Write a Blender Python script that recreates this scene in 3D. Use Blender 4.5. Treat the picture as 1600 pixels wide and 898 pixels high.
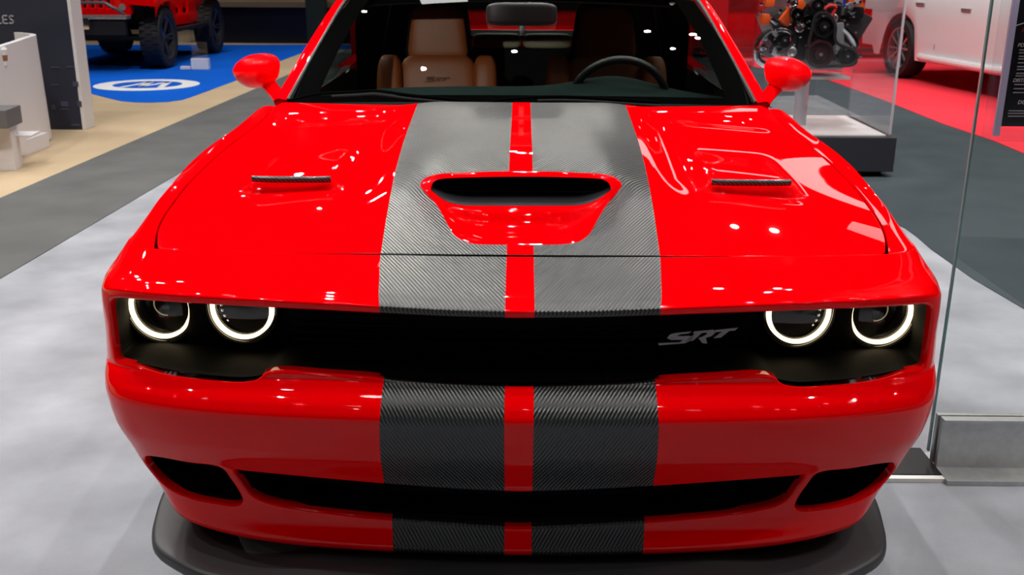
import bpy, bmesh, math, random
import numpy as np
from math import sin, cos, tan, pi, radians, sqrt, atan2, hypot
from mathutils import Vector, Matrix, geometry
random.seed(7)
C = bpy.context.scene.collection
for o in list(bpy.data.objects): bpy.data.objects.remove(o)

# ------------------------------------------------------------------ camera
YAW, PITCH, ROLL, CAMH, FPX = radians(.47), radians(17.7), radians(.3), 1.5, 1600.0
cd = bpy.data.cameras.new('camera'); cam = bpy.data.objects.new('camera', cd); C.objects.link(cam)
cd.sensor_width = 36; cd.lens = 36*FPX/1600; cd.clip_start = .05; cd.clip_end = 200
cd.dof.use_dof = True; cd.dof.focus_distance = 2.35; cd.dof.aperture_fstop = 9.0
RM = Matrix.Rotation(YAW, 3, 'Z') @ Matrix.Rotation(pi/2-PITCH, 3, 'X') @ Matrix.Rotation(ROLL, 3, 'Z')
cam.matrix_world = Matrix.Translation((0, 0, CAMH)) @ RM.to_4x4()
bpy.context.scene.camera = cam
vs = bpy.context.scene.view_settings
vs.view_transform = 'Standard'; vs.look = 'None'; vs.gamma = 1; vs.use_curve_mapping = False; vs.exposure = 0.0

# ------------------------------------------------------------------ world (dark hall)
w = bpy.data.worlds.new('world'); bpy.context.scene.world = w; w.use_nodes = True
w.node_tree.nodes['Background'].inputs[0].default_value = (.5, .55, .6, 1)
w.node_tree.nodes['Background'].inputs[1].default_value = .03

# ------------------------------------------------------------------ lights: truss spots over the stand, plus added spots and area lights
def spot(x, y, z, tx, ty, tz, power, size=70, rad=.06, col=(1, .96, .9), blend=.6):
    l = bpy.data.lights.new('truss_or_added_spot', 'SPOT'); l.energy = power; l.spot_size = radians(size); l.spot_blend = blend
    l.shadow_soft_size = rad; l.color = col
    o = bpy.data.objects.new('truss_or_added_spot', l); C.objects.link(o); o.location = (x, y, z)
    o.rotation_euler = (Vector((tx, ty, tz))-Vector((x, y, z))).to_track_quat('-Z', 'Y').to_euler()
def area(x, y, z, tx, ty, tz, power, sx, sy, col=(1, .98, .95)):
    l = bpy.data.lights.new('banner_reflection_light', 'AREA'); l.energy = power; l.shape = 'RECTANGLE'; l.size = sx; l.size_y = sy; l.color = col
    o = bpy.data.objects.new('banner_reflection_light', l); C.objects.link(o); o.location = (x, y, z)
    o.rotation_euler = (Vector((tx, ty, tz))-Vector((x, y, z))).to_track_quat('-Z', 'Y').to_euler()
_r = random.Random(11)
for ix, x in enumerate((-8.5, -5.2, -2.4, .6, 3.2, 6.2, 9.5)):          # rows of truss spots over the whole hall
    for iy, y in enumerate((-1.5, 1.8, 4.4, 7.4, 10.6, 14.0, 18.0)):
        xx, yy = x+_r.uniform(-.9, .9), y+_r.uniform(-.9, .9)
        p = 330*_r.uniform(.7, 1.4)
        if iy == 0: p *= .12
        if iy == 1: p *= 1.25
        if iy >= 4: p *= (.62 if ix < 4 else .95)
        spot(xx, yy, 7.2+_r.uniform(-.5, .6), xx*.9, yy+.2, 0, p, 105, .05, (1, .97, .93))
for k in range(22):                                     # accent spots on the far trusses, all aimed at the red car
    x, y, z = _r.uniform(-7.5, 4.5), _r.uniform(8.5, 16), _r.uniform(4.6, 7.6)
    spot(x, y, z, _r.uniform(-.8, .8), 2.9, .9, 78*_r.uniform(.4, 1.6), 24, _r.uniform(.035, .07), (1, .96, .9))
spot(-4.2, 6.5, 5.6, -.4, 2.6, .6, 520, 50, .10)        # key from behind left
spot(4.6, 1.0, 5.2, .6, 2.4, .4, 100, 50, .06)          # weaker one from the front right
for k in range(18):                                     # small accent spots in front and above
    x, y, z = _r.uniform(-6, 6), _r.uniform(-5.5, 5.5), _r.uniform(4.8, 7.4)
    spot(x, y, z, _r.uniform(-.5, .5), 3.2, .9, 20*_r.uniform(.5, 1.5), 44, _r.uniform(.06, .11), (1, .95, .88))
for s_ in (1, -1):                                      # tight pin spots added to put highlights on the door mirrors
    for k in range(6):
        spot(s_*_r.uniform(-.6, 3.6), _r.uniform(-2.0, 2.6), _r.uniform(4.6, 6.4), s_*.99, 3.86, 1.10, 380*_r.uniform(.5, 1.3), 7, .05, (1, .97, .93))
spot(1.5, 7.5, 7.0, 5.2, 12.4, .7, 1100, 42, .06)        # added to brighten the white vehicle
spot(-3.2, 10.0, 6.0, -5.8, 15.0, .8, 500, 34, .06)      # on the off-roader
spot(2.4, 6.6, 5.2, 2.15, 7.9, .6, 420, 28, .05)        # added over the engine case to brighten plinth top and engine
spot(-1.9, -2.6, 2.8, -.40, 4.62, 1.14, 950, 8, .05)   # added low lamp, off any truss, brightening one seat through the windscreen
area(5.6, 15, 4.9, 3.0, 8.5, 0, 16, 5.5, .40)  # added area lights, standing in for unseen bright banners the paint reflects
area(6.3, 13.5, 6.3, 3.0, 6.5, 0, 6, 1.5, .6)
area(-1.5, 12, 7.6, -1, 6.5, 0, 7, .9, .6)

# ------------------------------------------------------------------ layout helpers (photo measurements turned into metres)
Rn = np.array(RM); C0 = np.array([0, 0, CAMH])
def proj(P):
    q = (np.asarray(P, float)-C0) @ Rn
    return np.stack([800+FPX*q[..., 0]/-q[..., 2], 449-FPX*q[..., 1]/-q[..., 2]], -1)
def ray(u, v): return Rn @ np.array([(u-800)/FPX, -(v-449)/FPX, -1.])
def at_y(u, v, y): d = ray(u, v); return C0+d*(y/d[1])
def at_z(u, v, z=0.): d = ray(u, v); return C0+d*((z-CAMH)/d[2])
def ss(a, b, x):
    t = np.clip((np.asarray(x, float)-a)/(b-a), 0, 1); return t*t*(3-2*t)
class Spl:                                            # natural cubic spline
    def __init__(s, x, y):
        x = np.array(x, float); y = np.array(y, float); n = len(x); h = np.diff(x)
        A = np.eye(n); r = np.zeros(n)
        for i in range(1, n-1):
            A[i, i-1] = h[i-1]; A[i, i] = 2*(h[i-1]+h[i]); A[i, i+1] = h[i]
            r[i] = 6*((y[i+1]-y[i])/h[i]-(y[i]-y[i-1])/h[i-1])
        s.x, s.y, s.m, s.h = x, y, np.linalg.solve(A, r), h
    def __call__(s, q):
        q = np.asarray(q, float); i = np.clip(np.searchsorted(s.x, q)-1, 0, len(s.h)-1)
        h = s.h[i]; a = (s.x[i+1]-q)/h; b = (q-s.x[i])/h
        return a*s.y[i]+b*s.y[i+1]+((a**3-a)*s.m[i]+(b**3-b)*s.m[i+1])*h*h/6
class Pch:                                            # monotone cubic
    def __init__(s, x, y):
        x = np.array(x, float); y = np.array(y, float); h = np.diff(x); d = np.diff(y)/h; m = np.zeros(len(x))
        for i in range(1, len(x)-1):
            if d[i-1]*d[i] > 0:
                w1, w2 = 2*h[i]+h[i-1], h[i]+2*h[i-1]; m[i] = (w1+w2)/(w1/d[i-1]+w2/d[i])
        m[0] = d[0]; m[-1] = d[-1]; s.x, s.y, s.m, s.h = x, y, m, h
    def __call__(s, q):
        q = np.clip(np.asarray(q, float), s.x[0], s.x[-1]); i = np.clip(np.searchsorted(s.x, q)-1, 0, len(s.h)-1)
        h = s.h[i]; t = (q-s.x[i])/h
        return ((1+2*t)*(1-t)**2*s.y[i]+t*(1-t)**2*h*s.m[i]+t*t*(3-2*t)*s.y[i+1]+t*t*(t-1)*h*s.m[i+1])

# ------------------------------------------------------------------ object helpers
def mk(name, V, F, mat, parent=None, smooth=True, normals=None, attrs=None, auto=None):
    me = bpy.data.meshes.new(name); me.from_pydata([tuple(map(float, v)) for v in V], [], [tuple(map(int, f)) for f in F]); me.update()
    if smooth: me.polygons.foreach_set('use_smooth', [True]*len(me.polygons))
    if normals is not None: me.normals_split_custom_set_from_vertices([tuple(map(float, n)) for n in normals])
    if attrs:
        for k, a in attrs.items():
            at = me.attributes.new(k, 'FLOAT', 'POINT'); at.data.foreach_set('value', np.asarray(a, dtype=np.float32))
    o = bpy.data.objects.new(name, me); C.objects.link(o)
    if mat: me.materials.append(mat)
    if parent is not None:
        o.parent = parent
        if parent.type == 'EMPTY': o.matrix_parent_inverse = parent.matrix_basis.inverted()
    return o
def empty(name, loc, label, cat, group=None):
    o = bpy.data.objects.new(name, None); C.objects.link(o); o.location = loc; o.empty_display_size = .1
    o['label'] = label; o['category'] = cat
    if group: o['group'] = group
    return o
def tag(o, label=None, cat=None, group=None, kind=None):
    if label: o['label'] = label
    if cat: o['category'] = cat
    if group: o['group'] = group
    if kind: o['kind'] = kind
    return o
class MB:
    def __init__(s): s.V = []; s.F = []
    def add(s, V, F):
        n = len(s.V); s.V += [tuple(map(float, v)) for v in V]; s.F += [tuple(n+i for i in f) for f in F]; return s
    def box(s, c, d, bev=0., rz=0., rx=0., ry=0.):
        bm = bmesh.new(); bmesh.ops.create_cube(bm, size=1)
        for v in bm.verts: v.co = Vector((v.co.x*d[0], v.co.y*d[1], v.co.z*d[2]))
        if bev: bmesh.ops.bevel(bm, geom=bm.edges[:], offset=min(bev, .45*min(d)), segments=2, affect='EDGES', profile=.7)
        m = Matrix.Translation(c) @ Matrix.Rotation(rz, 4, 'Z') @ Matrix.Rotation(ry, 4, 'Y') @ Matrix.Rotation(rx, 4, 'X')
        bm.verts.index_update()
        s.add([m @ v.co for v in bm.verts], [[v.index for v in f.verts] for f in bm.faces]); bm.free(); return s
    def lathe(s, c, axis, prof, n=32, cap=True):      # prof: (radius, along axis)
        ax = Vector(axis).normalized(); q = ax.to_track_quat('Z', 'Y'); V = []; F = []
        for r, h in prof:
            for k in range(n):
                a = 2*pi*k/n; V.append(Vector(c)+q @ Vector((r*cos(a), r*sin(a), h)))
        for i in range(len(prof)-1):
            for k in range(n): k2 = (k+1) % n; F.append((i*n+k, i*n+k2, (i+1)*n+k2, (i+1)*n+k))
        if cap:
            if prof[0][0] > 1e-4: F.append(tuple(range(n-1, -1, -1)))
            if prof[-1][0] > 1e-4: F.append(tuple((len(prof)-1)*n+k for k in range(n)))
        return s.add(V, F)
    def tube(s, pts, r, n=10, closed=False, ry=None):
        P = [Vector(p) for p in pts]; V = []; F = []; m = len(P); up = Vector((0, 0, 1))
        rr = r if isinstance(r, (list, tuple)) else [r]*m
        for i, p in enumerate(P):
            t = (P[(i+1) % m]-P[i-1]) if closed else (P[min(i+1, m-1)]-P[max(i-1, 0)])
            t.normalize(); a = t.cross(up)
            if a.length < .05: a = t.cross(Vector((1, 0, 0)))
            a.normalize(); b = a.cross(t)
            for k in range(n):
                th = 2*pi*k/n; V.append(p+a*(rr[i]*cos(th))+b*((ry if ry else rr[i])*sin(th)))
        for i in range(m if closed else m-1):
            j = (i+1) % m
            for k in range(n): k2 = (k+1) % n; F.append((i*n+k, i*n+k2, j*n+k2, j*n+k))
        if not closed: F.append(tuple(range(n-1, -1, -1))); F.append(tuple((m-1)*n+k for k in range(n)))
        return s.add(V, F)
    def prism(s, poly, d, off=(0, 0, 0)):             # poly: 3D loop, d: extrude vector
        n = len(poly); V = [Vector(p)+Vector(off) for p in poly]; V += [v+Vector(d) for v in V]
        F = [tuple(range(n-1, -1, -1)), tuple(range(n, 2*n))]+[(i, (i+1) % n, n+(i+1) % n, n+i) for i in range(n)]
        return s.add(V, F)
    def go(s, name, mat, parent=None, smooth=True, ang=35, shift=None):
        V = s.V
        o = mk(name, V, s.F, mat, parent, smooth)
        me = o.data
        bm = bmesh.new(); bm.from_mesh(me); bmesh.ops.recalc_face_normals(bm, faces=bm.faces[:]); bm.to_mesh(me); bm.free()
        if smooth:
            me.polygons.foreach_set('use_smooth', [True]*len(me.polygons)); me.set_sharp_from_angle(angle=radians(ang))
        return o
def grid(fn, nu, nv):
    V = [fn(i/(nu-1), j/(nv-1)) for j in range(nv) for i in range(nu)]
    F = [(j*nu+i, j*nu+i+1, (j+1)*nu+i+1, (j+1)*nu+i) for j in range(nv-1) for i in range(nu-1)]
    return V, F
def pip(pts, poly):
    x, y = pts[:, 0], pts[:, 1]; ins = np.zeros(len(pts), bool); n = len(poly); j = n-1
    for i in range(n):
        xi, yi = poly[i]; xj, yj = poly[j]
        c = ((yi > y) != (yj > y)) & (x < (xj-xi)*(y-yi)/((yj-yi) if yj != yi else 1e-12)+xi); ins ^= c; j = i
    return ins
def smooth_loop(pts, n, closed=True):                 # Catmull-Rom, resampled by arc length
    P = np.array(pts, float); m = len(P); out = []
    rng = m if closed else m-1
    for i in range(rng):
        if closed: p0, p1, p2, p3 = P[i-1], P[i], P[(i+1) % m], P[(i+2) % m]
        else: p0, p1, p2, p3 = P[max(i-1, 0)], P[i], P[i+1], P[min(i+2, m-1)]
        d01, d12, d23 = [max(np.linalg.norm(b-a), 1e-9)**.5 for a, b in ((p0, p1), (p1, p2), (p2, p3))]
        m1 = (p2-p1)+d12*((p1-p0)/d01-(p2-p0)/(d01+d12)); m2 = (p2-p1)+d12*((p3-p2)/d23-(p3-p1)/(d12+d23))
        for t in np.linspace(0, 1, 12, endpoint=False):
            out.append((2*t**3-3*t*t+1)*p1+(t**3-2*t*t+t)*m1+(-2*t**3+3*t*t)*p2+(t**3-t*t)*m2)
    if closed: out.append(P[0])
    else: out.append(P[-1])
    return resample(np.array(out), n, closed)
def resample(Q, n, closed=True):
    L = np.concatenate([[0], np.cumsum(np.linalg.norm(np.diff(Q, axis=0), axis=1))])
    t = np.linspace(0, L[-1], n+1)[:-1] if closed else np.linspace(0, L[-1], n)
    return np.stack([np.interp(t, L, Q[:, k]) for k in range(Q.shape[1])], 1)
def inv(S, pix, a0, a1, b0, b1, n=220):               # surface parameters under photo points
    A, B = np.meshgrid(np.linspace(a0, a1, n), np.linspace(b0, b1, n)); A = A.ravel(); B = B.ravel()
    Q = proj(S(A, B)); out = []
    for p in pix:
        p = np.array(p, float); i = np.argmin(((Q-p)**2).sum(1)); x = np.array([A[i], B[i]])
        for _ in range(8):
            e = 1e-4; f = proj(S(*[np.array([v]) for v in x]))[0]
            fa = (proj(S(np.array([x[0]+e]), np.array([x[1]])))[0]-f)/e; fb = (proj(S(np.array([x[0]]), np.array([x[1]+e])))[0]-f)/e
            try: dx = np.linalg.solve(np.stack([fa, fb], 1), p-f)
            except Exception: break
            dx = np.clip(dx, -.03, .03); x = x+dx
        x = np.clip(x, [a0, b0], [a1, b1]); out.append(x)
    return np.array(out)
def panel(name, S, outer, holes, sa, sb, mat, parent, rim_r=.003, rim_d=.012, hole_rim=None, attrs=None, flip=False, rims=True, hole_back=None):
    # triangulated skin on S inside outer, minus holes, with rolled edges
    a0, b0 = outer.min(0); a1, b1 = outer.max(0)
    ga = np.arange(a0+sa/2, a1, sa); gb = np.arange(b0+sb/2, b1, sb); G = np.stack(np.meshgrid(ga, gb), -1).reshape(-1, 2)
    keep = pip(G, outer)
    for h in holes: keep &= ~pip(G, h)
    sc = np.array([sa, sb])
    G = G[keep]
    for l in [outer]+list(holes):
        # drop grid points closer than .45 cell to the loop
        d = np.full(len(G), 9.)
        for i in range(0, len(l)): d = np.minimum(d, (((G-l[i])/sc)**2).sum(1))
        G = G[d > .2]
    loops = [outer]+list(holes); P = [tuple(p) for l in loops for p in l]; E = []; k = 0
    for l in loops: E += [(k+i, k+(i+1) % len(l)) for i in range(len(l))]; k += len(l)
    pts = [Vector((p[0]/sa, p[1]/sb)) for p in P]+[Vector((g[0]/sa, g[1]/sb)) for g in G]
    r = geometry.delaunay_2d_cdt(pts, E, [], 0, 1e-6)
    pv = np.array([[v.x*sa, v.y*sb] for v in r[0]]); tri = np.array([f for f in r[2] if len(f) == 3])
    cen = pv[tri].mean(1); k = pip(cen, outer)
    for h in holes: k &= ~pip(cen, h)
    tri = tri[k]
    # origin map for loop verts
    omap = {}
    for i, src in enumerate(r[3]):
        for q in src: omap[q] = i
    def SN(a, b):
        e = 1e-4; p = S(a, b); da = (S(a+e, b)-S(a-e, b)); db = (S(a, b+e)-S(a, b-e)); n = np.cross(da, db)
        n /= np.maximum(np.linalg.norm(n, axis=1, keepdims=True), 1e-12); return p, (-n if flip else n)
    V, N = SN(pv[:, 0], pv[:, 1])
    t3 = V[tri]; fn = np.cross(t3[:, 1]-t3[:, 0], t3[:, 2]-t3[:, 0]); sg = (fn*N[tri].mean(1)).sum(1) < 0
    tri[sg] = tri[sg][:, ::-1]
    V = list(V); N = list(N); F = [tuple(t) for t in tri]; par = [tuple(p) for p in pv]; base = 0; li = 0
    for l in loops:
        n = len(l); ids = [omap.get(base+i, -1) for i in range(n)]; base += n
        rr, dd = (rim_r, rim_d) if li == 0 else (hole_rim or (rim_r, rim_d))
        if rims and -1 not in ids and rr > 0:
            L = np.array([V[i] for i in ids]); Nn = np.array([N[i] for i in ids]); T = np.roll(L, -1, 0)-np.roll(L, 1, 0)
            T /= np.maximum(np.linalg.norm(T, axis=1, keepdims=True), 1e-9); D = np.cross(Nn, T)
            # side test in parameter space
            area2 = (l[:, 0]*np.roll(l[:, 1], -1)-l[:, 1]*np.roll(l[:, 0], -1)).sum()
            # direction out of the panel
            test = 0
            for q in range(0, n, max(1, n//24)):
                dv = D[q]*1e-3; e = 1e-4; a, b = l[q]
                Sa = (S(np.array([a+e]), np.array([b]))[0]-L[q])/e; Sb = (S(np.array([a]), np.array([b+e]))[0]-L[q])/e
                st = np.linalg.lstsq(np.stack([Sa, Sb], 1), dv, rcond=None)[0]
                pt = np.array([[a+st[0], b+st[1]]]); inside = pip(pt, l)[0]
                test += (1 if inside else -1)*(-1 if li == 0 else 1)
            if test < 0: D = -D
            prev = ids
            steps = [(sin(f)*rr, rr*(1-cos(f)), f) for f in np.linspace(0, pi/2, 5)[1:]]+[(rr, rr+dd, pi/2)]
            for dx, dn, f in steps:
                cur = []
                for q in range(n):
                    p = L[q]+D[q]*dx-Nn[q]*dn
                    if hole_back is not None and li > 0 and dn > rr: p = L[q]+D[q]*dx-Nn[q]*rr+np.array(hole_back)*dd
                    V.append(p); N.append(Nn[q]*cos(f)+D[q]*sin(f)); par.append(tuple(l[q])); cur.append(len(V)-1)
                for q in range(n):
                    q2 = (q+1) % n; F.append((prev[q], prev[q2], cur[q2], cur[q]))
                prev = cur
        li += 1
    V = np.array(V); par = np.array(par)
    # orient rim faces by normals
    F2 = []
    NA = np.array(N)
    for f in F:
        a, b, c = V[f[0]], V[f[1]], V[f[2]]; fn = np.cross(b-a, c-a)
        F2.append(f if (fn*(NA[f[0]]+NA[f[2]])).sum() >= 0 else f[::-1])
    at = attrs(V, par) if attrs else None
    return mk(name, V, F2, mat, parent, True, NA, at)

# ------------------------------------------------------------------ materials
def srgb(r, g, b):
    f = lambda c: ((c/255+.055)/1.055)**2.4 if c > 10 else c/255/12.92
    return (f(r), f(g), f(b), 1)
def mat(name, col, rough=.5, metal=0., coat=0., spec=.5, noise=None, bump=None, emit=None, alpha=None, coat_r=.02, trans=0., ior=1.45):
    m = bpy.data.materials.new(name); m.use_nodes = True; nt = m.node_tree; b = nt.nodes['Principled BSDF']
    if len(col) == 3: col = (*col, 1)
    b.inputs['Base Color'].default_value = col; b.inputs['Roughness'].default_value = rough; b.inputs['Metallic'].default_value = metal
    b.inputs['Coat Weight'].default_value = coat; b.inputs['Coat Roughness'].default_value = coat_r
    b.inputs['Specular IOR Level'].default_value = spec; b.inputs['Transmission Weight'].default_value = trans; b.inputs['IOR'].default_value = ior
    if emit: b.inputs['Emission Color'].default_value = (*emit[:3], 1); b.inputs['Emission Strength'].default_value = emit[3]
    tc = nt.nodes.new('ShaderNodeTexCoord')
    if noise:                                         # (scale, amount, detail)
        n = nt.nodes.new('ShaderNodeTexNoise'); n.inputs['Scale'].default_value = noise[0]; n.inputs['Detail'].default_value = noise[2] if len(noise) > 2 else 5
        nt.links.new(tc.outputs['Object'], n.inputs['Vector'])
        mp = nt.nodes.new('ShaderNodeMapRange'); mp.inputs['From Min'].default_value = .25; mp.inputs['From Max'].default_value = .75
        mp.inputs['To Min'].default_value = 1-noise[1]; mp.inputs['To Max'].default_value = 1+noise[1]; nt.links.new(n.outputs['Fac'], mp.inputs['Value'])
        vm = nt.nodes.new('ShaderNodeVectorMath'); vm.operation = 'SCALE'; vm.inputs[0].default_value = col[:3]; nt.links.new(mp.outputs[0], vm.inputs['Scale'])
        nt.links.new(vm.outputs[0], b.inputs['Base Color'])
    if bump:
        n = nt.nodes.new('ShaderNodeTexNoise'); n.inputs['Scale'].default_value = bump[0]; n.inputs['Detail'].default_value = 3
        nt.links.new(tc.outputs['Object'], n.inputs['Vector']); bp = nt.nodes.new('ShaderNodeBump'); bp.inputs['Strength'].default_value = bump[1]; bp.inputs['Distance'].default_value = .005
        nt.links.new(n.outputs['Fac'], bp.inputs['Height']); nt.links.new(bp.outputs[0], b.inputs['Normal'])
    return m
def math_node(nt, op, a, b=None, c=None):
    n = nt.nodes.new('ShaderNodeMath'); n.operation = op
    for i, v in enumerate((a, b, c)):
        if v is None: continue
        if isinstance(v, (int, float)): n.inputs[i].default_value = v
        else: nt.links.new(v, n.inputs[i])
    return n.outputs[0]
RED = (.78, .0, .0015)
def paint_material():                                  # gloss red with two ribbed carbon-look stripes applied
    m = bpy.data.materials.new('striped_red_paint'); m.use_nodes = True; nt = m.node_tree; b = nt.nodes['Principled BSDF']
    b.inputs['Base Color'].default_value = (*RED, 1); b.inputs['Roughness'].default_value = .5; b.inputs['Coat Weight'].default_value = .75; b.inputs['Coat Roughness'].default_value = .015
    b.inputs['Specular IOR Level'].default_value = 0
    A = {}
    for k in ('sx', 'sl', 'sm'):
        n = nt.nodes.new('ShaderNodeAttribute'); n.attribute_name = k; A[k] = n.outputs['Fac']
    ax = math_node(nt, 'ABSOLUTE', A['sx'])
    mask = math_node(nt, 'MULTIPLY', math_node(nt, 'LESS_THAN', A['sm'], 1.0), math_node(nt, 'GREATER_THAN', ax, .0298))
    d = math_node(nt, 'ADD', math_node(nt, 'MULTIPLY', ax, 1/.0085), math_node(nt, 'MULTIPLY', A['sl'], 1/.0150))
    wv = math_node(nt, 'SINE', math_node(nt, 'MULTIPLY', d, 2*pi))
    c = nt.nodes.new('ShaderNodeMapRange'); c.inputs['From Min'].default_value = -1; c.inputs['To Min'].default_value = .35; c.inputs['To Max'].default_value = 1.35
    nt.links.new(wv, c.inputs['Value'])
    vm = nt.nodes.new('ShaderNodeVectorMath'); vm.operation = 'SCALE'; vm.inputs[0].default_value = (.014, .016, .017); nt.links.new(c.outputs[0], vm.inputs['Scale'])
    bp = nt.nodes.new('ShaderNodeBump'); bp.inputs['Strength'].default_value = .6; bp.inputs['Distance'].default_value = .0011; nt.links.new(wv, bp.inputs['Height'])
    s = nt.nodes.new('ShaderNodeBsdfPrincipled'); s.inputs['Roughness'].default_value = .36; s.inputs['Specular IOR Level'].default_value = .6; s.inputs['Metallic'].default_value = .0
    nt.links.new(vm.outputs[0], s.inputs['Base Color']); nt.links.new(bp.outputs[0], s.inputs['Normal'])
    mx = nt.nodes.new('ShaderNodeMixShader'); nt.links.new(mask, mx.inputs[0]); nt.links.new(b.outputs[0], mx.inputs[1]); nt.links.new(s.outputs[0], mx.inputs[2])
    b.inputs['Coat IOR'].default_value = 1.36
    nt.links.new(mx.outputs[0], nt.nodes['Material Output'].inputs['Surface']); return m
def glass_mat(name, tint=(.9, .95, .93), refl=1.0, rough=0.0):
    m = bpy.data.materials.new(name); m.use_nodes = True; nt = m.node_tree; nt.nodes.remove(nt.nodes['Principled BSDF'])
    t = nt.nodes.new('ShaderNodeBsdfTransparent'); t.inputs[0].default_value = (*tint, 1)
    g = nt.nodes.new('ShaderNodeBsdfGlossy'); g.inputs['Roughness'].default_value = rough; g.inputs['Color'].default_value = (refl, refl, refl, 1)
    lw = nt.nodes.new('ShaderNodeLayerWeight'); lw.inputs['Blend'].default_value = .5
    pw = math_node(nt, 'POWER', lw.outputs['Facing'], 5.0); fo = math_node(nt, 'MULTIPLY_ADD', pw, .94, .05)
    mx = nt.nodes.new('ShaderNodeMixShader'); nt.links.new(fo, mx.inputs[0]); nt.links.new(t.outputs[0], mx.inputs[1]); nt.links.new(g.outputs[0], mx.inputs[2])
    nt.links.new(mx.outputs[0], nt.nodes['Material Output'].inputs['Surface']); return m
M = dict(
    frit=mat('frit_black', (.002, .002, .002), .9, spec=0),
    paint=paint_material(),
    red=mat('gloss_red', RED, .5, coat=.75, spec=0, coat_r=.015),
    black=mat('satin_black', (.006, .006, .007), .45), matte=mat('matte_black', (.004, .004, .004), .8, spec=.2),
    splitter=mat('splitter_black', (.028, .028, .032), .48, bump=(600, .15)),
    bezel=mat('bay_black', (.0022, .0022, .0022), .6, spec=.12), gloss=mat('gloss_black', (.004, .004, .004), .06, coat=1),
    rubber=mat('rubber', (.012, .012, .012), .65, bump=(120, .3)), trim=mat('rubber_trim', (.008, .009, .009), .4),
    chrome=mat('chrome', (.75, .75, .76), .12, 1), steel=mat('brushed_steel', (.50, .51, .51), .42, .75, noise=(40, .1)),
    alu=mat('cast_aluminium', (.52, .52, .53), .32, .85, noise=(30, .2)), dalu=mat('dark_metal', (.09, .09, .095), .35, .7),
    badge=mat('badge_grey', (.22, .22, .23), .35, .6), lamp_ring=mat('halo_ring', (1, .9, .7), .4, emit=(1, .80, .48, 2.3)),
    tan=mat('tan_leather', srgb(146, 72, 32), .45, noise=(14, .08), bump=(220, .2)), lining=mat('lining', (.006, .006, .006), .9, spec=.05), tan_d=mat('tan_stitch', srgb(112, 60, 32), .6),
    dash=mat('dash_cover', (.005, .012, .011), .85, spec=.1, bump=(500, .2)), cloth=mat('dark_lining', (.006, .0065, .0065), .9, spec=.1),
    lens=glass_mat('clear_lens', (.92, .92, .92)), wglass=glass_mat('windscreen_glass', (.76, .82, .80), .8), sglass=glass_mat('side_glass', (.26, .31, .30), .8),
    acrylic=glass_mat('acrylic', (.975, .975, .985), .8), pglass=glass_mat('panel_glass', (.97, .985, .98), .8),
    gedge=mat('glass_edge', (.10, .24, .24), .2, coat=.5), aedge=mat('acrylic_edge', (.55, .52, .56), .2),
    white=mat('white_laminate', (.72, .70, .72), .4), wglow=mat('white_gloss', (.85, .84, .82), .25), navy=mat('navy_panel', srgb(38, 42, 58), .5),
    lgrey=mat('light_print', srgb(175, 178, 186), .5), fgrey=mat('faint_print', srgb(66, 70, 88), .5), sgrey=mat('grey_laminate', srgb(98, 98, 100), .5),
    card=mat('cup_sleeve', srgb(150, 100, 60), .7), cup=mat('cup_white', (.8, .8, .8), .5),
    wpaint=mat('white_paint', (.80, .80, .82), .35, coat=1), orange=mat('orange_cover', (.75, .10, .015), .35), rlamp=mat('tail_lamp_red', (.7, .01, .01), .1, coat=1),
    poster=mat('poster_black', (.008, .008, .010), .35), pred=mat('print_red', (.6, .02, .02), .5), pwhite=mat('print_white', (.75, .75, .78), .5),
)
M['red'].node_tree.nodes['Principled BSDF'].inputs['Coat IOR'].default_value = 1.36
def carpet(name, col, sc=3.0, amt=.14):
    m = mat(name, col, .95, spec=.1, noise=(sc, amt, 8), bump=(260, .5)); return m

# ================================================================== THE HALL
def floor_poly(name, pts, z, m, label=None, cat=None, kind=None, th=.004):
    mb = MB(); mb.prism([(p[0], p[1], z) for p in pts], (0, 0, th)); o = mb.go(name, m, None, False)
    return tag(o, label, cat, None, kind)
G = lambda u, v: tuple(at_z(u, v, 0)[:2])
def ext(p, q, k):                                     # point k past q along p->q
    return (q[0]+(q[0]-p[0])*k, q[1]+(q[1]-p[1])*k)
HX, HY0, HY1, HZ = 19.0, -12.0, 34.0, 10.0
floor_poly('floor', [(-HX, HY0), (HX, HY0), (HX, HY1), (-HX, HY1)], -.05, carpet('light_grey_carpet', srgb(146, 149, 156), 2.6, .26), kind='structure', th=.05)
hallm = mat('hall_dark', (.012, .012, .014), .9)
for nm, c, d in (('wall_back', (0, HY1+.1, HZ/2), (2*HX, .2, HZ)), ('wall_front', (0, HY0-.1, HZ/2), (2*HX, .2, HZ)),
                 ('wall_left', (-HX-.1, 11, HZ/2), (.2, HY1-HY0, HZ)), ('wall_right', (HX+.1, 11, HZ/2), (.2, HY1-HY0, HZ)),
                 ('ceiling', (0, 11, HZ+.1), (2*HX, HY1-HY0, .2))):
    tag(MB().box(c, d).go(nm, hallm, None, False), kind='structure')
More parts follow.
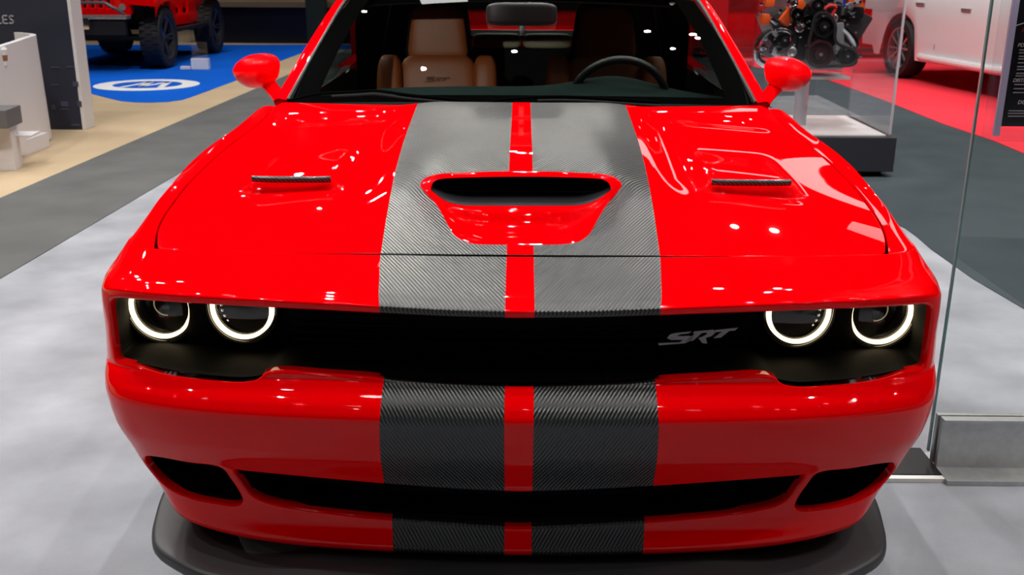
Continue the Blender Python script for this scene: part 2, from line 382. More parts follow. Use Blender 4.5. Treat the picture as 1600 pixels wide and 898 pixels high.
# left: mid grey band, beige walkway, blue pad
a, b = G(0, 310), G(372, 150.5); c_, d_ = G(0, 436), G(297, 261)
pA0, pA1 = ext(b, a, 2.5), ext(a, b, 1.1); pB0, pB1 = ext(d_, c_, .6), ext(c_, d_, 1.9)
floor_poly('grey_carpet', [pB0, pB1, (pA1[0]+2.0, pA1[1]+.3), pA1, pA0], 0, carpet('mid_grey_carpet', srgb(96, 97, 97), 2.5), 'mid grey carpet band running diagonally left of the red muscle car', 'carpet')
far = ext(a, b, 2.2)
floor_poly('beige_carpet', [pA0, pA1, far, (-1.0, 33.5), (-18.5, 33.5), (-18.5, pA0[1])], 0, carpet('beige_carpet', srgb(186, 165, 136), 1.2, .1), 'beige carpet walkway between the grey band and the blue pad', 'carpet')
bl = [G(60, 125), G(142, 147), G(165, 153), G(190, 159), G(212, 160.8), G(235, 161.2), G(262, 160), G(285, 157), G(300, 152), G(365, 128), G(427, 100), G(470, 84), G(600, 71), G(470, 70.5), G(60, 70.5)]
floor_poly('blue_carpet', bl, .004, carpet('blue_carpet', srgb(8, 92, 205), 1.0, .1), 'blue carpet pad with a white oval emblem under the red off-roader', 'carpet')
oc = np.array(G(230, 133.5)); ox = (G(310, 133.5)[0]-G(149, 133.5)[0])/2; oy = (G(230, 125)[1]-G(230, 143.5)[1])/2
whitepaint = mat('emblem_white', (.75, .77, .80), .8)
def ell(rx, ry, n=64, dx=0, dy=0): return [(oc[0]+dx+rx*cos(2*pi*k/n), oc[1]+dy+ry*sin(2*pi*k/n)) for k in range(n)]
em = MB()
outer, inner = ell(ox, oy), ell(ox*.66, oy*.62, dy=.02)
em.add([(x, y, .0095) for x, y in outer]+[(x, y, .0095) for x, y in inner], [(k, (k+1) % 64, 64+(k+1) % 64, 64+k) for k in range(64)])
e0 = lambda x, y: (oc[0]+ox*x, oc[1]+oy*y)
for poly in ([(-.42, -.45), (-.30, -.45), (-.02, .48), (-.16, .48)], [(-.16, .48), (-.02, .48), (.04, -.30), (-.08, -.30)], [(-.08, -.30), (.04, -.30), (.34, .48), (.20, .48)], [(.20, .48), (.34, .48), (.46, -.40), (.34, -.45)]):
    em.add([(*e0(*p), .0095) for p in poly], [(0, 1, 2, 3)])
em_o = em.go('oval_emblem', whitepaint, None, False); tag(em_o, 'white oval emblem printed on the blue carpet', 'floor emblem')
# right: charcoal carpet and red pad
ch = [G(1225, 160), (2.0, 4.0), G(1392, 347), G(1415, 357.5), G(1432, 370), G(1455, 390), G(1520, 436), G(1600, 483), ext(G(1415, 357), G(1600, 483), 3), (18.5, 2.2), (18.5, 33.5), (1.2, 33.5)]
ch[1] = G(1300, 330)
floor_poly('charcoal_carpet', ch, 0, carpet('charcoal_carpet', srgb(60, 68, 72), 3, .12), 'charcoal carpet right of the red muscle car around the plinth', 'carpet')
rd = [G(1120, 95), G(1290, 124), G(1388, 160), G(1475, 195), G(1550, 220), G(1600, 241), ext(G(1475, 195), G(1600, 241), 2.5), (18, 12), (18, 33), (2.0, 33)]
floor_poly('red_carpet', rd, .004, carpet('red_carpet', srgb(226, 52, 66), 1.0, .06), 'bright red carpet under the white utility vehicle', 'carpet')
gp = [G(1160, 152), G(1278, 150), G(1345, 183), G(1200, 186)]
floor_poly('grey_floor_panel', gp, .004, carpet('grey_panel_carpet', srgb(112, 114, 116), 3), 'small mid grey carpet patch seen through the clear case behind the plinth', 'carpet')

# ================================================================== THE RED CAR
car = empty('muscle_car', (0, 4.3, 0), 'glossy red two-door muscle car with carbon-look stripes and glowing halo headlamps', 'car')
ROWS = [(2.17, .878, .945, .020), (2.075, .859, .957, .030), (1.985, .836, .970, .038), (1.955, .822, .971, .045), (1.957, .795, .973, .050),
        (1.965, .730, .975, .050), (1.965, .665, .978, .040), (1.940, .652, .976, .038), (1.905, .626, .974, .035), (1.895, .600, .972, .032),
        (1.915, .520, .965, .02), (1.970, .412, .943, .0), (1.988, .318, .900, -.01), (1.972, .262, .868, -.01), (1.985, .243, .856, -.012), (2.03, .222, .840, -.012)]
RT = np.arange(len(ROWS)); Ry, Rz, Rw, Rd = [Pch(RT, [r[k] for r in ROWS]) for k in range(4)]
_s = [0, .30, .60, .75, .85, .92, .96, 1.0]; _x = [0, .36, .70, .852, .938, .980, .994, 1.0]; _y = [0, .012, .055, .105, .170, .262, .352, .54]
Sx = Spl([-v for v in _s[:0:-1]]+_s, [-v for v in _x[:0:-1]]+_x); Sy = Spl([-v for v in _s[:0:-1]]+_s, _y[:0:-1]+_y)
YA = 2.49                                              # front edge of the wheel arch
QS = Pch([0, .1, .2, .35, .6, .78, .86, .91, 1.0], [0, .001, .005, .012, .020, .022, .012, 0, 0]); QT = Pch([0, 1, 2, 3, 4, 5, 6, 15], [.1, .5, .9, 1, 1, .4, 0, 0])
def S(s, t):
    s = np.asarray(s, float); t = np.asarray(t, float); y0 = Ry(t); W = Rw(t)
    k = (YA-y0)/.54
    return np.stack([W*Sx(s), y0+k*Sy(s), Rz(t)-Rd(t)*np.abs(s)**3+QS(np.abs(s))*QT(t)], -1)
_t = np.linspace(0, 15, 600); _c = S(np.zeros(600), _t); _L = np.concatenate([[0], np.cumsum(np.linalg.norm(np.diff(_c, axis=0), axis=1))])
SW = Pch([0, 3, 8, 11, 12, 14, 15], [.309, .285, .283, .290, .279, .275, .272])
def fattr(V, par):
    t = par[:, 1]; return dict(sx=V[:, 0], sl=3-np.interp(t, _t, _L)*-1-3, sm=np.abs(V[:, 0])/SW(t))
def mirror_loop(P):                                    # P: right side open path from centre line to centre line
    P = np.array(P, float); Q = P[::-1].copy(); Q[:, 0] *= -1; return np.concatenate([P, Q[1:-1] if abs(P[0, 0]) < 1e-9 else Q])
# grille / headlamp opening, traced on the surface
gtop = [(900, 492.5), (1036, 489.5), (1120, 486.5), (1200, 483.5), (1300, 476.5), (1380, 471.5), (1419, 469.5), (1440, 470.5), (1455, 476), (1463.5, 490)]
gbot = [(1460.5, 524), (1455, 548), (1449, 560), (1439, 576), (1417, 585.5), (1344, 598.5), (1281, 604), (1250, 605), (1225, 601.5), (1206, 593.5), (1184, 590.5), (1120, 594), (1062, 597), (1000, 600.5), (900, 603.5)]
B = inv(S, gbot[4:], 0, .86, 5.2, 7.2, 300)
c1 = inv(S, [(811, 605)], -.02, .3, 5, 8)[0]
top_st = np.array([(0, 3.32), (.1, 3.32), (.2, 3.34), (.35, 3.36), (.5, 3.38), (.6, 3.38), (.7, 3.38), (.77, 3.38), (.805, 3.45), (.826, 3.68), (.834, 4.1), (.837, 4.7), (.836, 5.2), (.831, 5.6), (.818, 5.95)])
path = np.concatenate([top_st, B, [[0, c1[1]]]])
def densify(path, n):                                  # smooth open path, scaled param
    q = path.copy(); q[:, 1] *= .06
    r = smooth_loop(q, n, closed=False); r[:, 1] /= .06; return r
pg = densify(path, 190); pg[0, 0] = 0; pg[-1, 0] = 0; grille_loop = mirror_loop(pg)
# lower intakes
ci = inv(S, [(900, 764), (1025, 757.5), (1150, 749), (1240, 742), (1261, 741), (1256, 755), (1246, 768), (1236, 780), (1218, 791), (1180, 801), (1100, 811), (1003, 818.5), (900, 824)], -.02, .95, 9.5, 13.2)
k0 = inv(S, [(811, 766)], -.02, .3, 9.5, 13)[0]; k1 = inv(S, [(810, 827.5)], -.02, .3, 11, 13.4)[0]
pc = densify(np.concatenate([[[0, k0[1]]], ci, [[0, k1[1]]]]), 120); pc[0, 0] = pc[-1, 0] = 0; intake_loop = mirror_loop(pc)
fg = np.array([(.582, 10.74), (.664, 10.69), (.75, 10.72), (.80, 10.85), (.835, 11.15), (.845, 11.45), (.83, 11.75), (.79, 11.95), (.73, 12.02), (.66, 12.0), (.60, 11.93), (.575, 11.75), (.568, 11.4), (.573, 11.05)])
fq = fg.copy(); fq[:, 1] *= .06; fq = smooth_loop(fq, 90); fq[:, 1] /= .06; fog_r = fq; fog_l = fq[::-1]*np.array([-1, 1])
fascia_outer = np.array([(s, 0) for s in np.linspace(-1, 1, 160)]+[(1, t) for t in np.linspace(0, 15, 90)[1:]]+[(s, 15) for s in np.linspace(1, -1, 160)[1:]]+[(-1, t) for t in np.linspace(15, 0, 90)[1:-1]])
fascia = panel('front_bumper', S, fascia_outer, [grille_loop, intake_loop, fog_r, fog_l], .0125, .16, M['paint'], car, .0025, .012, (.007, .022), fattr, True, hole_back=(0, 1, 0))
tag(fascia, 'red painted front bumper with ribbed grey stripes')
# ---- opening surround, back plates
def loop3(l, S_=S): return S_(l[:, 0], l[:, 1])
def surround(name, l, steps, m, cap=True, shrink=(1, 1), cz=None, parent=car):
    P = loop3(l); c = P.mean(0); V = []; F = []; n = len(P)
    for dy, kx, kz in steps:
        Q = P.copy(); Q[:, 1] += dy; Q[:, 0] = c[0]+(Q[:, 0]-c[0])*kx; Q[:, 2] = c[2]+(Q[:, 2]-c[2])*kz; V += list(Q)
    for k in range(len(steps)-1): F += [(k*n+i, k*n+(i+1) % n, (k+1)*n+(i+1) % n, (k+1)*n+i) for i in range(n)]
    if cap:
        vv = [Vector((p[0], p[2])) for p in V[-n:]]; r = geometry.delaunay_2d_cdt(vv, [(i, (i+1) % n) for i in range(n)], [], 1, 1e-7)
        b = len(V)-n; mp = [(src[0] if src else min(range(n), key=lambda q_: (vv[q_]-r[0][i_]).length)) for i_, src in enumerate(r[3])]; F += [tuple(b+mp[i] for i in f) for f in r[2]]
    return mk(name, V, F, m, parent, False)
grille = surround('grille', grille_loop, [(.016, .9935, .93), (.03, .995, .93), (.17, .994, .92)], M['bezel'])
tag(grille, 'matte black recessed grille and headlamp bay')
surround('lower_grille', intake_loop, [(.018, .985, .84), (.09, .96, .80)], M['matte'])
for l in (fog_r, fog_l): surround('fog_lamp_intake', l, [(.02, .96, .86), (.05, .93, .80), (.12, .80, .66)], M['matte'])
# centre grille mesh: thin bars proud of the black backing
mb = MB()
for k in range(6):
    z = .690+k*.019
    mb.tube([(x, 2.075+.02*(x/.5)**2, z) for x in np.linspace(-.50, .50, 14)], .0022, 6)
mb.go('grille_bar', M['matte'], grille)
mb = MB()
for r in range(4):
    z = .336+r*.018; xs = np.linspace(-.62, .62, 42)
    mb.tube([(x, 2.045+.09*(x/.62)**2, z) for x in xs], .0014, 5)
    for k in range(31):
        x = -.6+k*.04+(.02 if r % 2 else 0)
        if r < 3: mb.tube([(x, 2.035+.09*(x/.62)**2, z), (x, 2.035+.09*(x/.62)**2, z+.018)], .0012, 5)
tag(mb.go('intake_mesh', M['frit'], car), kind='stuff')
# ---- badge SRT in slanted lettering (copied as it stands on the grille)
def strip(mb, pts, org, ex, ez, th, nrm):
    mb.prism([Vector(org)+Vector(ex)*p[0]+Vector(ez)*p[1] for p in pts], Vector(nrm)*th)
bx0 = at_y(1029, 537, 2.035); bx1 = at_y(1154, 517, 2.045)
sc = (bx1[0]-bx0[0])/1.0; ex = (sc, .02, 0); ez = (0, 0, sc)
Z = lambda v, u=1029: (at_y(u, v, 2.04)[2]-bx0[2])/sc
def q(u, v): return ((u-1029)/125.0, Z(v, u))
mb = MB()
SS = [(1028, 533), (1062, 533), (1067, 529.5), (1048, 529), (1041, 526), (1046, 520), (1054, 518.2), (1080, 516.8), (1075, 520), (1061, 520.8), (1057, 523.4), (1077, 523.6), (1084, 526.4), (1080, 531), (1070, 535), (1029, 536.5)]
RR = [[(1084, 517), (1114, 515.5), (1118, 520), (1112, 525.5), (1103, 528), (1106, 537), (1098, 536), (1091, 527.6), (1099, 525.3), (1105, 521.5), (1102, 519.6), (1082, 521)], [(1085, 521), (1096, 520.2), (1083, 531.5), (1070, 532)]]
TT = [(1117, 516.2), (1154, 514), (1149, 518.2), (1140, 518.6), (1127, 528.5), (1115, 529), (1128, 519.3), (1113, 520)]
for L in [SS]+RR+[TT]: strip(mb, [q(*p) for p in L], bx0, ex, ez, .006, (0, -1, 0))
tag(mb.go('badge', M['badge'], grille, False), 'grey slanted letter badge')
# ---- splitter
def splitter():
    o = [(0, 1.895), (.20, 1.897), (.40, 1.907), (.56, 1.930), (.70, 1.972), (.79, 2.03), (.850, 2.085), (.878, 2.15), (.897, 2.23), (.915, 2.33), (.92, 2.47)]
    o = smooth_loop([(x, y) for x, y in o], 60, False); V = []; F = []
    full = np.concatenate([o[::-1]*[-1, 1], o[1:]]); n = len(full)
    T = np.gradient(full, axis=0); Nn = np.stack([T[:, 1], -T[:, 0]], 1); Nn /= np.linalg.norm(Nn, axis=1, keepdims=True)
    def top(x, y, k):
        return .196+.020*(1-ss(.40, .56, abs(x)))*ss(0, .6, k)
    prof = [(-.30, 'in'), (-.10, .004), (-.035, .002), (-.012, .001), (-.003, -.002), (0, -.009), (-.001, -.022), (-.006, -.032), (-.02, -.036), (-.3, -.036)]
    for off, dz in prof:
        for i in range(n):
            p = full[i]+Nn[i]*off; x, y = p
            if off == -.30: p = np.array([full[i][0]*.84, full[i][1]+.30]); x, y = p
            z = .196+.022*(1-ss(.42, .62, abs(x)))*(1 if off > -.2 else .6)+(0 if dz == 'in' else dz)
            if dz == 'in': z += .006
            if off == -.30 and prof.index((off, dz)) == len(prof)-1: z = .16
            V.append((x, y, z))
    for k in range(len(prof)-1): F += [(k*n+i, k*n+i+1, (k+1)*n+i+1, (k+1)*n+i) for i in range(n-1)]
    o = mk('splitter', V, F, M['splitter'], car); bm = bmesh.new(); bm.from_mesh(o.data); bmesh.ops.recalc_face_normals(bm, faces=bm.faces[:]); bm.to_mesh(o.data); bm.free()
    o.data.set_sharp_from_angle(angle=radians(50)); return tag(o, 'satin black chin splitter')
splitter()
MB().box((0, 2.6, .18), (1.5, .9, .03)).go('under_tray', M['matte'], car, False)
# ---- headlamps
for u, v, y, rad, big in ((1377.5, 489, 2.215, .0765, 1), (1249.5, 488.5, 2.15, .0735, 0)):
    p = at_y(u, v, y)
    for s in (1, -1):
        c = Vector((p[0]*s, y, p[2])); ax = (.10*s, -1, .03)
        h = MB().lathe(c, ax, [(rad*1.16, -.09), (rad*1.16, -.012), (rad*1.12, -.003), (rad*1.06, -.001), (rad*1.045, -.012)], 64, False).go('headlamp', M['gloss'], car)
        tag(h, ('outer' if big else 'inner')+' round headlamp pod with halo ring')
        ro, ri = rad*.985, rad*.87
        MB().lathe(c, ax, [(ro, -.012), (ro*.995, .001), ((ro+ri)/2, .006), (ri*1.01, .001), (ri, -.012)], 72, False).go('halo_ring', M['lamp_ring'], h)
        MB().lathe(c, ax, [(rad*1.09, -.005), (rad*1.11, 0), (rad*1.13, -.005)], 64, False).go('chrome_rim', M['dalu'], h)
        bowl = [(ri, -.008), (ri*.93, -.02), (ri*.86, -.022), (ri*.80, -.036), (ri*.66, -.040)] if not big else [(ri, -.008), (ri*.94, -.018), (ri*.90, -.02), (ri*.80, -.040), (ri*.62, -.046)]
        MB().lathe(c, ax, bowl+[(ri*.60, -.055), (.0005, -.06)], 64, False).go('reflector', mat('lamp_reflector', (.012, .011, .010), .2, .0), h)
        if big:
            MB().lathe(c, ax, [(ri*.60, -.05), (ri*.58, -.030), (ri*.42, -.016), (ri*.2, -.010), (.0004, -.008)], 48, False).go('projector_lens', M['gloss'], h)
        else:
            mb = MB(); qn = Vector(ax).normalized().to_track_quat('Z', 'Y')
            for k in range(26):
                a = 2*pi*k/26; pp = c+qn @ Vector((ri*.84*cos(a), ri*.84*sin(a), -.022)); mb.box(pp, (.006, .004, .006), .001, 0, 0, a)
            tag(mb.go('lamp_facets', M['chrome'], h), kind='stuff')
        MB().lathe(c, ax, [(ri, -.004), (ri*.7, .002), (ri*.35, .006), (.0004, .008)], 48, False).go('lens', M['lens'], h)

# ---- upper surfaces: hood
ZC = Pch([1.9, 2.17, 2.30, 2.5, 2.8, 3.1, 3.45, 4.0], [.83, .878, .904, .936, .972, 1.003, 1.034, 1.06])
XS = Pch([2.1, 2.21, 2.41, 2.685, 2.967, 3.38, 3.62, 3.8], [.80, .827, .862, .888, .893, .882, .860, .84])
DD = Pch([2.1, 2.21, 2.41, 2.967, 3.3, 3.62, 4], [.02, .0255, .034, .050, .040, .022, .02])
def T(x, y):
    x = np.asarray(x, float); y = np.asarray(y, float); ax = np.abs(x)
    z = ZC(y)-DD(y)*(ax/.86)**2.3
    z = z+.022*ss(2.22, 2.75, y)*(1-.35*ss(3.0, 3.4, y))*(1-ss(.27, .43, ax))
    z = z+.030*ss(2.475, 2.575, y)*(1-ss(2.62, 3.2, y))*(1-ss(.20, .34, ax))
    pod = ss(.455, .505, ax)*(1-ss(.685, .745, ax))
    z = z+pod*(.024*ss(2.600, 2.622, y)*(1-ss(2.66, 3.02, y))-.006*ss(2.52, 2.6, y)*(1-ss(2.6, 2.62, y)))
    z = z-.010*ss(.36, .44, ax)*(1-ss(.44, .52, ax))*ss(2.45, 2.7, y)*(1-ss(3.2, 3.4, y))
    z = z-.009*ss(3.24, 3.33, y)*(1-ss(3.36, 3.44, y))*ss(.40, .48, ax)*(1-ss(.72, .82, ax))
    return np.stack([x, y, z], -1)
# hood front edge follows the bumper top edge
ff = S(np.linspace(0, .99, 60), np.zeros(60))
# corner: where the seam leaves the bumper edge
seam_px = [(1381, 370), (1370, 345), (1353, 320), (1335, 296), (1312, 272), (1289, 250), (1262, 227), (1233, 205.5), (1213, 187), (1199, 170)]
seam = inv(T, seam_px, .4, 1.0, 2.1, 3.8)
xc = .832; ki = np.argmin(abs(ff[:, 0]-xc)); yc = np.interp(xc, ff[:, 0], ff[:, 1])
front = [(x, np.interp(x, ff[:, 0], ff[:, 1])+.0135) for x in np.linspace(0, xc-.012, 40)]
side = smooth_loop([(xc, yc+.024)]+[tuple(p) for p in seam], 60, False)
rear = [(x, 3.45+.17*(x/.86)**2) for x in np.linspace(side[-1][0]-.012, 0, 40)]
HR = np.concatenate([front, [(xc-.005, yc+.018)], side, rear]); hood_outer = np.concatenate([HR, (HR[::-1]*[-1, 1])[1:-1]])
# scoop outlines
z5 = lambda x, y: (580+x/3.325, 150+y/3.325)
sc_out = [z5(*p) for p in ((780, 772), (900, 772), (1020, 768), (1075, 757), (1125, 725), (1150, 690), (1185, 625), (1240, 545), (1290, 485), (1302, 462), (1285, 435), (1245, 413), (1130, 403), (1020, 396), (780, 391), (540, 396), (430, 403), (310, 413), (270, 435), (254, 462), (268, 485), (325, 545), (375, 625), (410, 690), (435, 725), (490, 757), (540, 768), (650, 772))]
sc_open = [z5(*p) for p in ((780, 570), (940, 570), (1070, 568), (1130, 558), (1180, 535), (1225, 505), (1250, 480), (1250, 452), (1225, 436), (1150, 427), (1000, 421), (780, 418), (560, 421), (400, 427), (330, 436), (305, 452), (305, 480), (335, 510), (375, 540), (430, 560), (490, 568), (620, 570))]
NS = 160
so = inv(T, sc_out, -.5, .5, 2.1, 2.9, 260); so = (so+0); so_r = smooth_loop(so, NS)
hood = panel('hood', T, hood_outer, [so_r], .0115, .0115, M['paint'], car, .0028, .012, (.0, .0),
             lambda V, par: dict(sx=V[:, 0], sl=-(par[:, 1]-2.17)*1.06, sm=np.abs(V[:, 0])/Pch([2.1, 2.17, 2.58, 3.0, 3.5], [.305, .309, .3285, .343, .350])(par[:, 1])), False)
tag(hood, 'red hood with twin ribbed grey stripes and centre scoop')
sl = [(x, y-.0062, float(T(x, y)[2])-.0045) for x, y in front]; sl = [(-p[0], p[1], p[2]) for p in sl[::-1]]+sl[1:]
MB().tube(sl, .0045, 6).go('seam_shade_tube', M['frit'], car)  # black tube added in the front hood gap to stand in for its shade
# scoop insert: loops from outline to opening
L0 = T(so_r[:, 0], so_r[:, 1])
op = smooth_loop(sc_open, NS); vmin, vmax = op[:, 1].min(), op[:, 1].max()
def opp(u, v, dy=0):
    k = (vmax-v)/(vmax-vmin); cx = abs(u-813)/140
    return at_y(u, v, 2.440+.062*k+.03*cx**3+dy)
L4 = np.array([opp(u, v) for u, v in op])
def angsort(L, c):                                    # resample by angle around a centre so both loops match
    return L
loops = []
frontness = np.clip((2.50-L0[:, 1])/.24, 0, 1)
for k in np.linspace(0, 1, 30):
    P = L0*(1-k)+L4*k
    dip = .034*float(ss(-.1, .74, k)-ss(-.1, .74, 0))*(1-float(ss(.76, .90, k)))*frontness
    cre = 0
    P[:, 2] -= dip+cre
    ridge = .006*sin(pi*k)*(1-frontness); P[:, 2] += ridge
    loops.append(P)
c4 = L4.mean(0)
def ring(L, k, dy, dz=0):
    Q = c4+(L-c4)*np.array([1-(1-k)*.35, 1, k]); Q[:, 1] += dy; Q[:, 2] += dz; return Q
def loft(name, loops, m, parent, cap=False, ang=40):
    n = len(loops[0]); V = np.concatenate(loops); F = [(k*n+i, k*n+(i+1) % n, (k+1)*n+(i+1) % n, (k+1)*n+i) for k in range(len(loops)-1) for i in range(n)]
    if cap: F.append(tuple(range((len(loops)-1)*n, len(loops)*n)))
    mb = MB(); mb.add(V, F); return mb.go(name, m, parent, True, ang)
scoop = loft('hood_scoop', [L0+np.array([0, 0, -.004])]+loops[0:]+[ring(L4, .99, .006)], M['red'], hood, ang=60)
bez = loft('scoop_bezel', [ring(L4, .992, .002), ring(L4, .975, .0), ring(L4, .90, .012), ring(L4, .80, .05), ring(L4, .74, .12)], M['trim'], hood, True)
bez.data.materials[0] = mat('scoop_black', (.012, .012, .015), .35)
mb = MB()
for k in range(4): mb.box((0, 2.53+k*.004, .948+k*.010), (.40, .012, .0025), 0, 0, .3)
mb.go('scoop_slat', M['matte'], hood, False)
# carbon inserts in the two vents
vent_m = mat('carbon_insert', (.03, .032, .035), .3, .3, coat=.6)
nt = vent_m.node_tree; tc = nt.nodes.new('ShaderNodeTexCoord'); wn = nt.nodes.new('ShaderNodeTexWave'); wn.inputs['Scale'].default_value = 55; wn.bands_direction = 'DIAGONAL'
nt.links.new(tc.outputs['Object'], wn.inputs['Vector']); cr = nt.nodes.new('ShaderNodeValToRGB'); cr.color_ramp.elements[0].color = (.008, .008, .008, 1); cr.color_ramp.elements[1].color = (.09, .09, .095, 1)
nt.links.new(wn.outputs['Fac'], cr.inputs[0]); nt.links.new(cr.outputs[0], nt.nodes['Principled BSDF'].inputs['Base Color'])
for s in (1, -1):
    a = at_y(1112, 284, 2.60); b = at_y(1236, 284.5, 2.60); xa, xb = a[0], b[0]; zz = (a[2]+b[2])/2
    mb = MB(); P = [(s*x, 2.596+.006*abs((x-(xa+xb)/2)/.1)**4, zz-.001) for x in np.linspace(xa, xb, 16)]
    mb.tube(P, [.004]+[.0085]*14+[.004], 14, ry=.0085); mb.go('hood_vent', vent_m, hood)
# ---- fenders, body side
WS = Pch([.15, .222, .262, .33, .40, .52, .65, .80, .85, .95, 1.0], [.825, .840, .868, .905, .940, .963, .972, .972, .960, .945, .93])
AX1, AX2, RAR = 2.885, 5.835, .385
ZSH = Pch([2.318, 2.44, 2.586, 2.713, 2.893, 3.068, 3.30, 3.70, 4.4, 5.2, 5.8, 6.6], [.822, .864, .895, .916, .943, .957, .965, .972, .972, .985, 1.00, .98])
XSH = Pch([2.4, 2.49, 2.81, 3.13, 3.30, 3.76, 4.4, 5.2, 5.8, 6.6, 6.95], [.943, .945, .947, .946, .944, .935, .925, .93, .935, .90, .84])
def side_low(y):
    for ax in (AX1, AX2):
        if abs(y-ax) < RAR: return .335+sqrt(RAR**2-(y-ax)**2)
    return .20
def side_pt(y, a):                                    # a 0 shoulder .. 1 lower edge
    zs = float(ZSH(y)); zl = side_low(y); xs = float(XSH(y)); a2 = a
    z = zs+(zl-zs)*a2; bul = float(WS(np.clip(z, .15, 1)))-.972
    fl = .012*math.exp(-((y-AX1)/.33)**2)+.02*math.exp(-((y-AX2)/.4)**2)
    e = 1-(1-min(a*4, 1))**2
    return (xs+(.972+fl*(1 if z < .8 else .5)+bul-xs)*e, y, z)
sm = [tuple(p) for p in side]; seam3 = T(np.array([p[0] for p in sm]), np.array([p[1] for p in sm]))
def seam_at(y):
    return np.array([np.interp(y, seam3[:, 1], seam3[:, k]) for k in (0, 1, 2)])
for s in (1, -1):
    V = []; F = []; ny, nt_, nsd = 90, 12, 22
    yr = 3.66
    S0 = S(np.linspace(0, 1, 400), np.zeros(400)); i0 = np.argmin(abs(S0[:, 0]-(xc+.006))); edge = S0[i0:]
    for j in range(ny):
        b = j/(ny-1); b = b**1.25
        I = seam_at(seam3[0, 1]+(3.62-seam3[0, 1])*b)+np.array([.0085, 0, -.001])
        if j == 0: I = edge[0]+np.array([.004, .006, 0])
        ysh = YA+(yr-YA)*b+.004
        SH = np.array([float(XSH(ysh)), ysh, float(ZSH(ysh))])
        row = []
        E1 = resample(edge, nt_, False)+np.array([0, .007, 0])
        for i in range(nt_):
            k = i/(nt_-1)
            kk = sin(k*pi/2)**1.1 if b > .05 else k
            P = I+(SH-I)*np.array([sin(k*pi/2)**.9, k, 1-cos(k*pi/2)])
            wgt = max(0, 1-b*9); P = P*(1-wgt)+E1[i]*wgt; row.append(P)
        for i in range(1, nsd+1):
            a = i/nsd; p = np.array(side_pt(ysh, a))
            wgt = max(0, 1-b*9)
            # at the front the side meets the bumper end
            tt = np.interp(p[2], [float(Rz(t)-Rd(t)) for t in np.linspace(15, 0, 60)], np.linspace(15, 0, 60))
            e = S(np.array([1.0]), np.array([tt]))[0]+np.array([0, .0045, 0]); row.append(p*(1-wgt)+np.array([e[0], p[1]+.002, p[2]])*wgt)
        V += row
    m_ = nt_+nsd
    for j in range(ny-1):
        for i in range(m_-1): F.append((j*m_+i, j*m_+i+1, (j+1)*m_+i+1, (j+1)*m_+i))
    n0 = len(V)
    for j in range(ny): p = np.array(V[j*m_]); V.append(p+np.array([0.001, 0, -.02]))      # inner flange at the hood seam
    for j in range(ny-1): F.append((j*m_, (j+1)*m_, n0+j+1, n0+j))
    n1 = len(V)
    for i in range(m_): p = np.array(V[i]); V.append(p+np.array([-.004, .001, -.018 if i < nt_ else 0])-(np.array([.012, 0, 0]) if i >= nt_ else 0))
    for i in range(m_-1): F.append((i+1, i, n1+i, n1+i+1))
    n2 = len(V)
    for j in range(ny): p = np.array(V[j*m_+m_-1]); V.append(p+np.array([-.05, 0, .004]))  # arch lip
    for j in range(ny-1): F.append((j*m_+m_-1, (j+1)*m_+m_-1, n2+j+1, n2+j))
    V = [(p[0]*s, p[1], p[2]) for p in V]
    mb = MB(); mb.add(V, F); mb.go('front_fender', M['red'], car, True, 40)
    # door and rear quarter
    for nm, ya, yb in (('door', 3.668, 5.05), ('rear_quarter', 5.056, 6.95)):
        V = []; F = []; ny, na = 60, 22
        for j in range(ny):
            y = ya+(yb-ya)*j/(ny-1); p0 = np.array(side_pt(y, 0)); inn = p0+np.array([-.075, 0, .018]) if nm == 'door' else p0+np.array([-.10 if y < 5.9 else -.25, 0, .03])
            row = [inn+np.array([0, 0, -.03]), inn, (inn+p0)/2+np.array([0, 0, .009])]+[np.array(side_pt(y, i/na)) for i in range(na+1)]
            lip = row[-1]+np.array([-.06, 0, 0]); row.append(lip); V += row
        m_ = na+5
        for j in range(ny-1):
            for i in range(m_-1): F.append((j*m_+i, j*m_+i+1, (j+1)*m_+i+1, (j+1)*m_+i))
        V = [(p[0]*s, p[1], p[2]) for p in V]; MB().add(V, F).go(nm, M['red'], car, True, 40)
# trunk, tail
V, F = grid(lambda a, b: ((a-.5)*1.42, 5.90+b*1.04, 1.12+.02*sin(pi*b)-.03*b-.012*(2*a-1)**2), 14, 8); MB().add(V, F).go('trunk_lid', M['red'], car)
V, F = grid(lambda a, b: ((a-.5)*2*(.84-.02*b), 6.95-.10*(2*a-1)**4+.02*b, 1.02-b*.75), 20, 8); MB().add(V, F).go('rear_bumper', M['red'], car)
mb = MB(); V, F = grid(lambda a, b: ((a-.5)*1.5, 2.5+4.3*b, .24), 2, 2); mb.add(V, F).go('floor_pan', M['matte'], car, False)
# black sheet added behind hood seams, standing in for shade in the gaps
V, F = grid(lambda a, b: ((a-.5)*1.78, 2.25+1.45*b, .79+.12*b), 4, 4); MB().add(V, F).go('seam_shade_sheet', M['matte'], car, False)
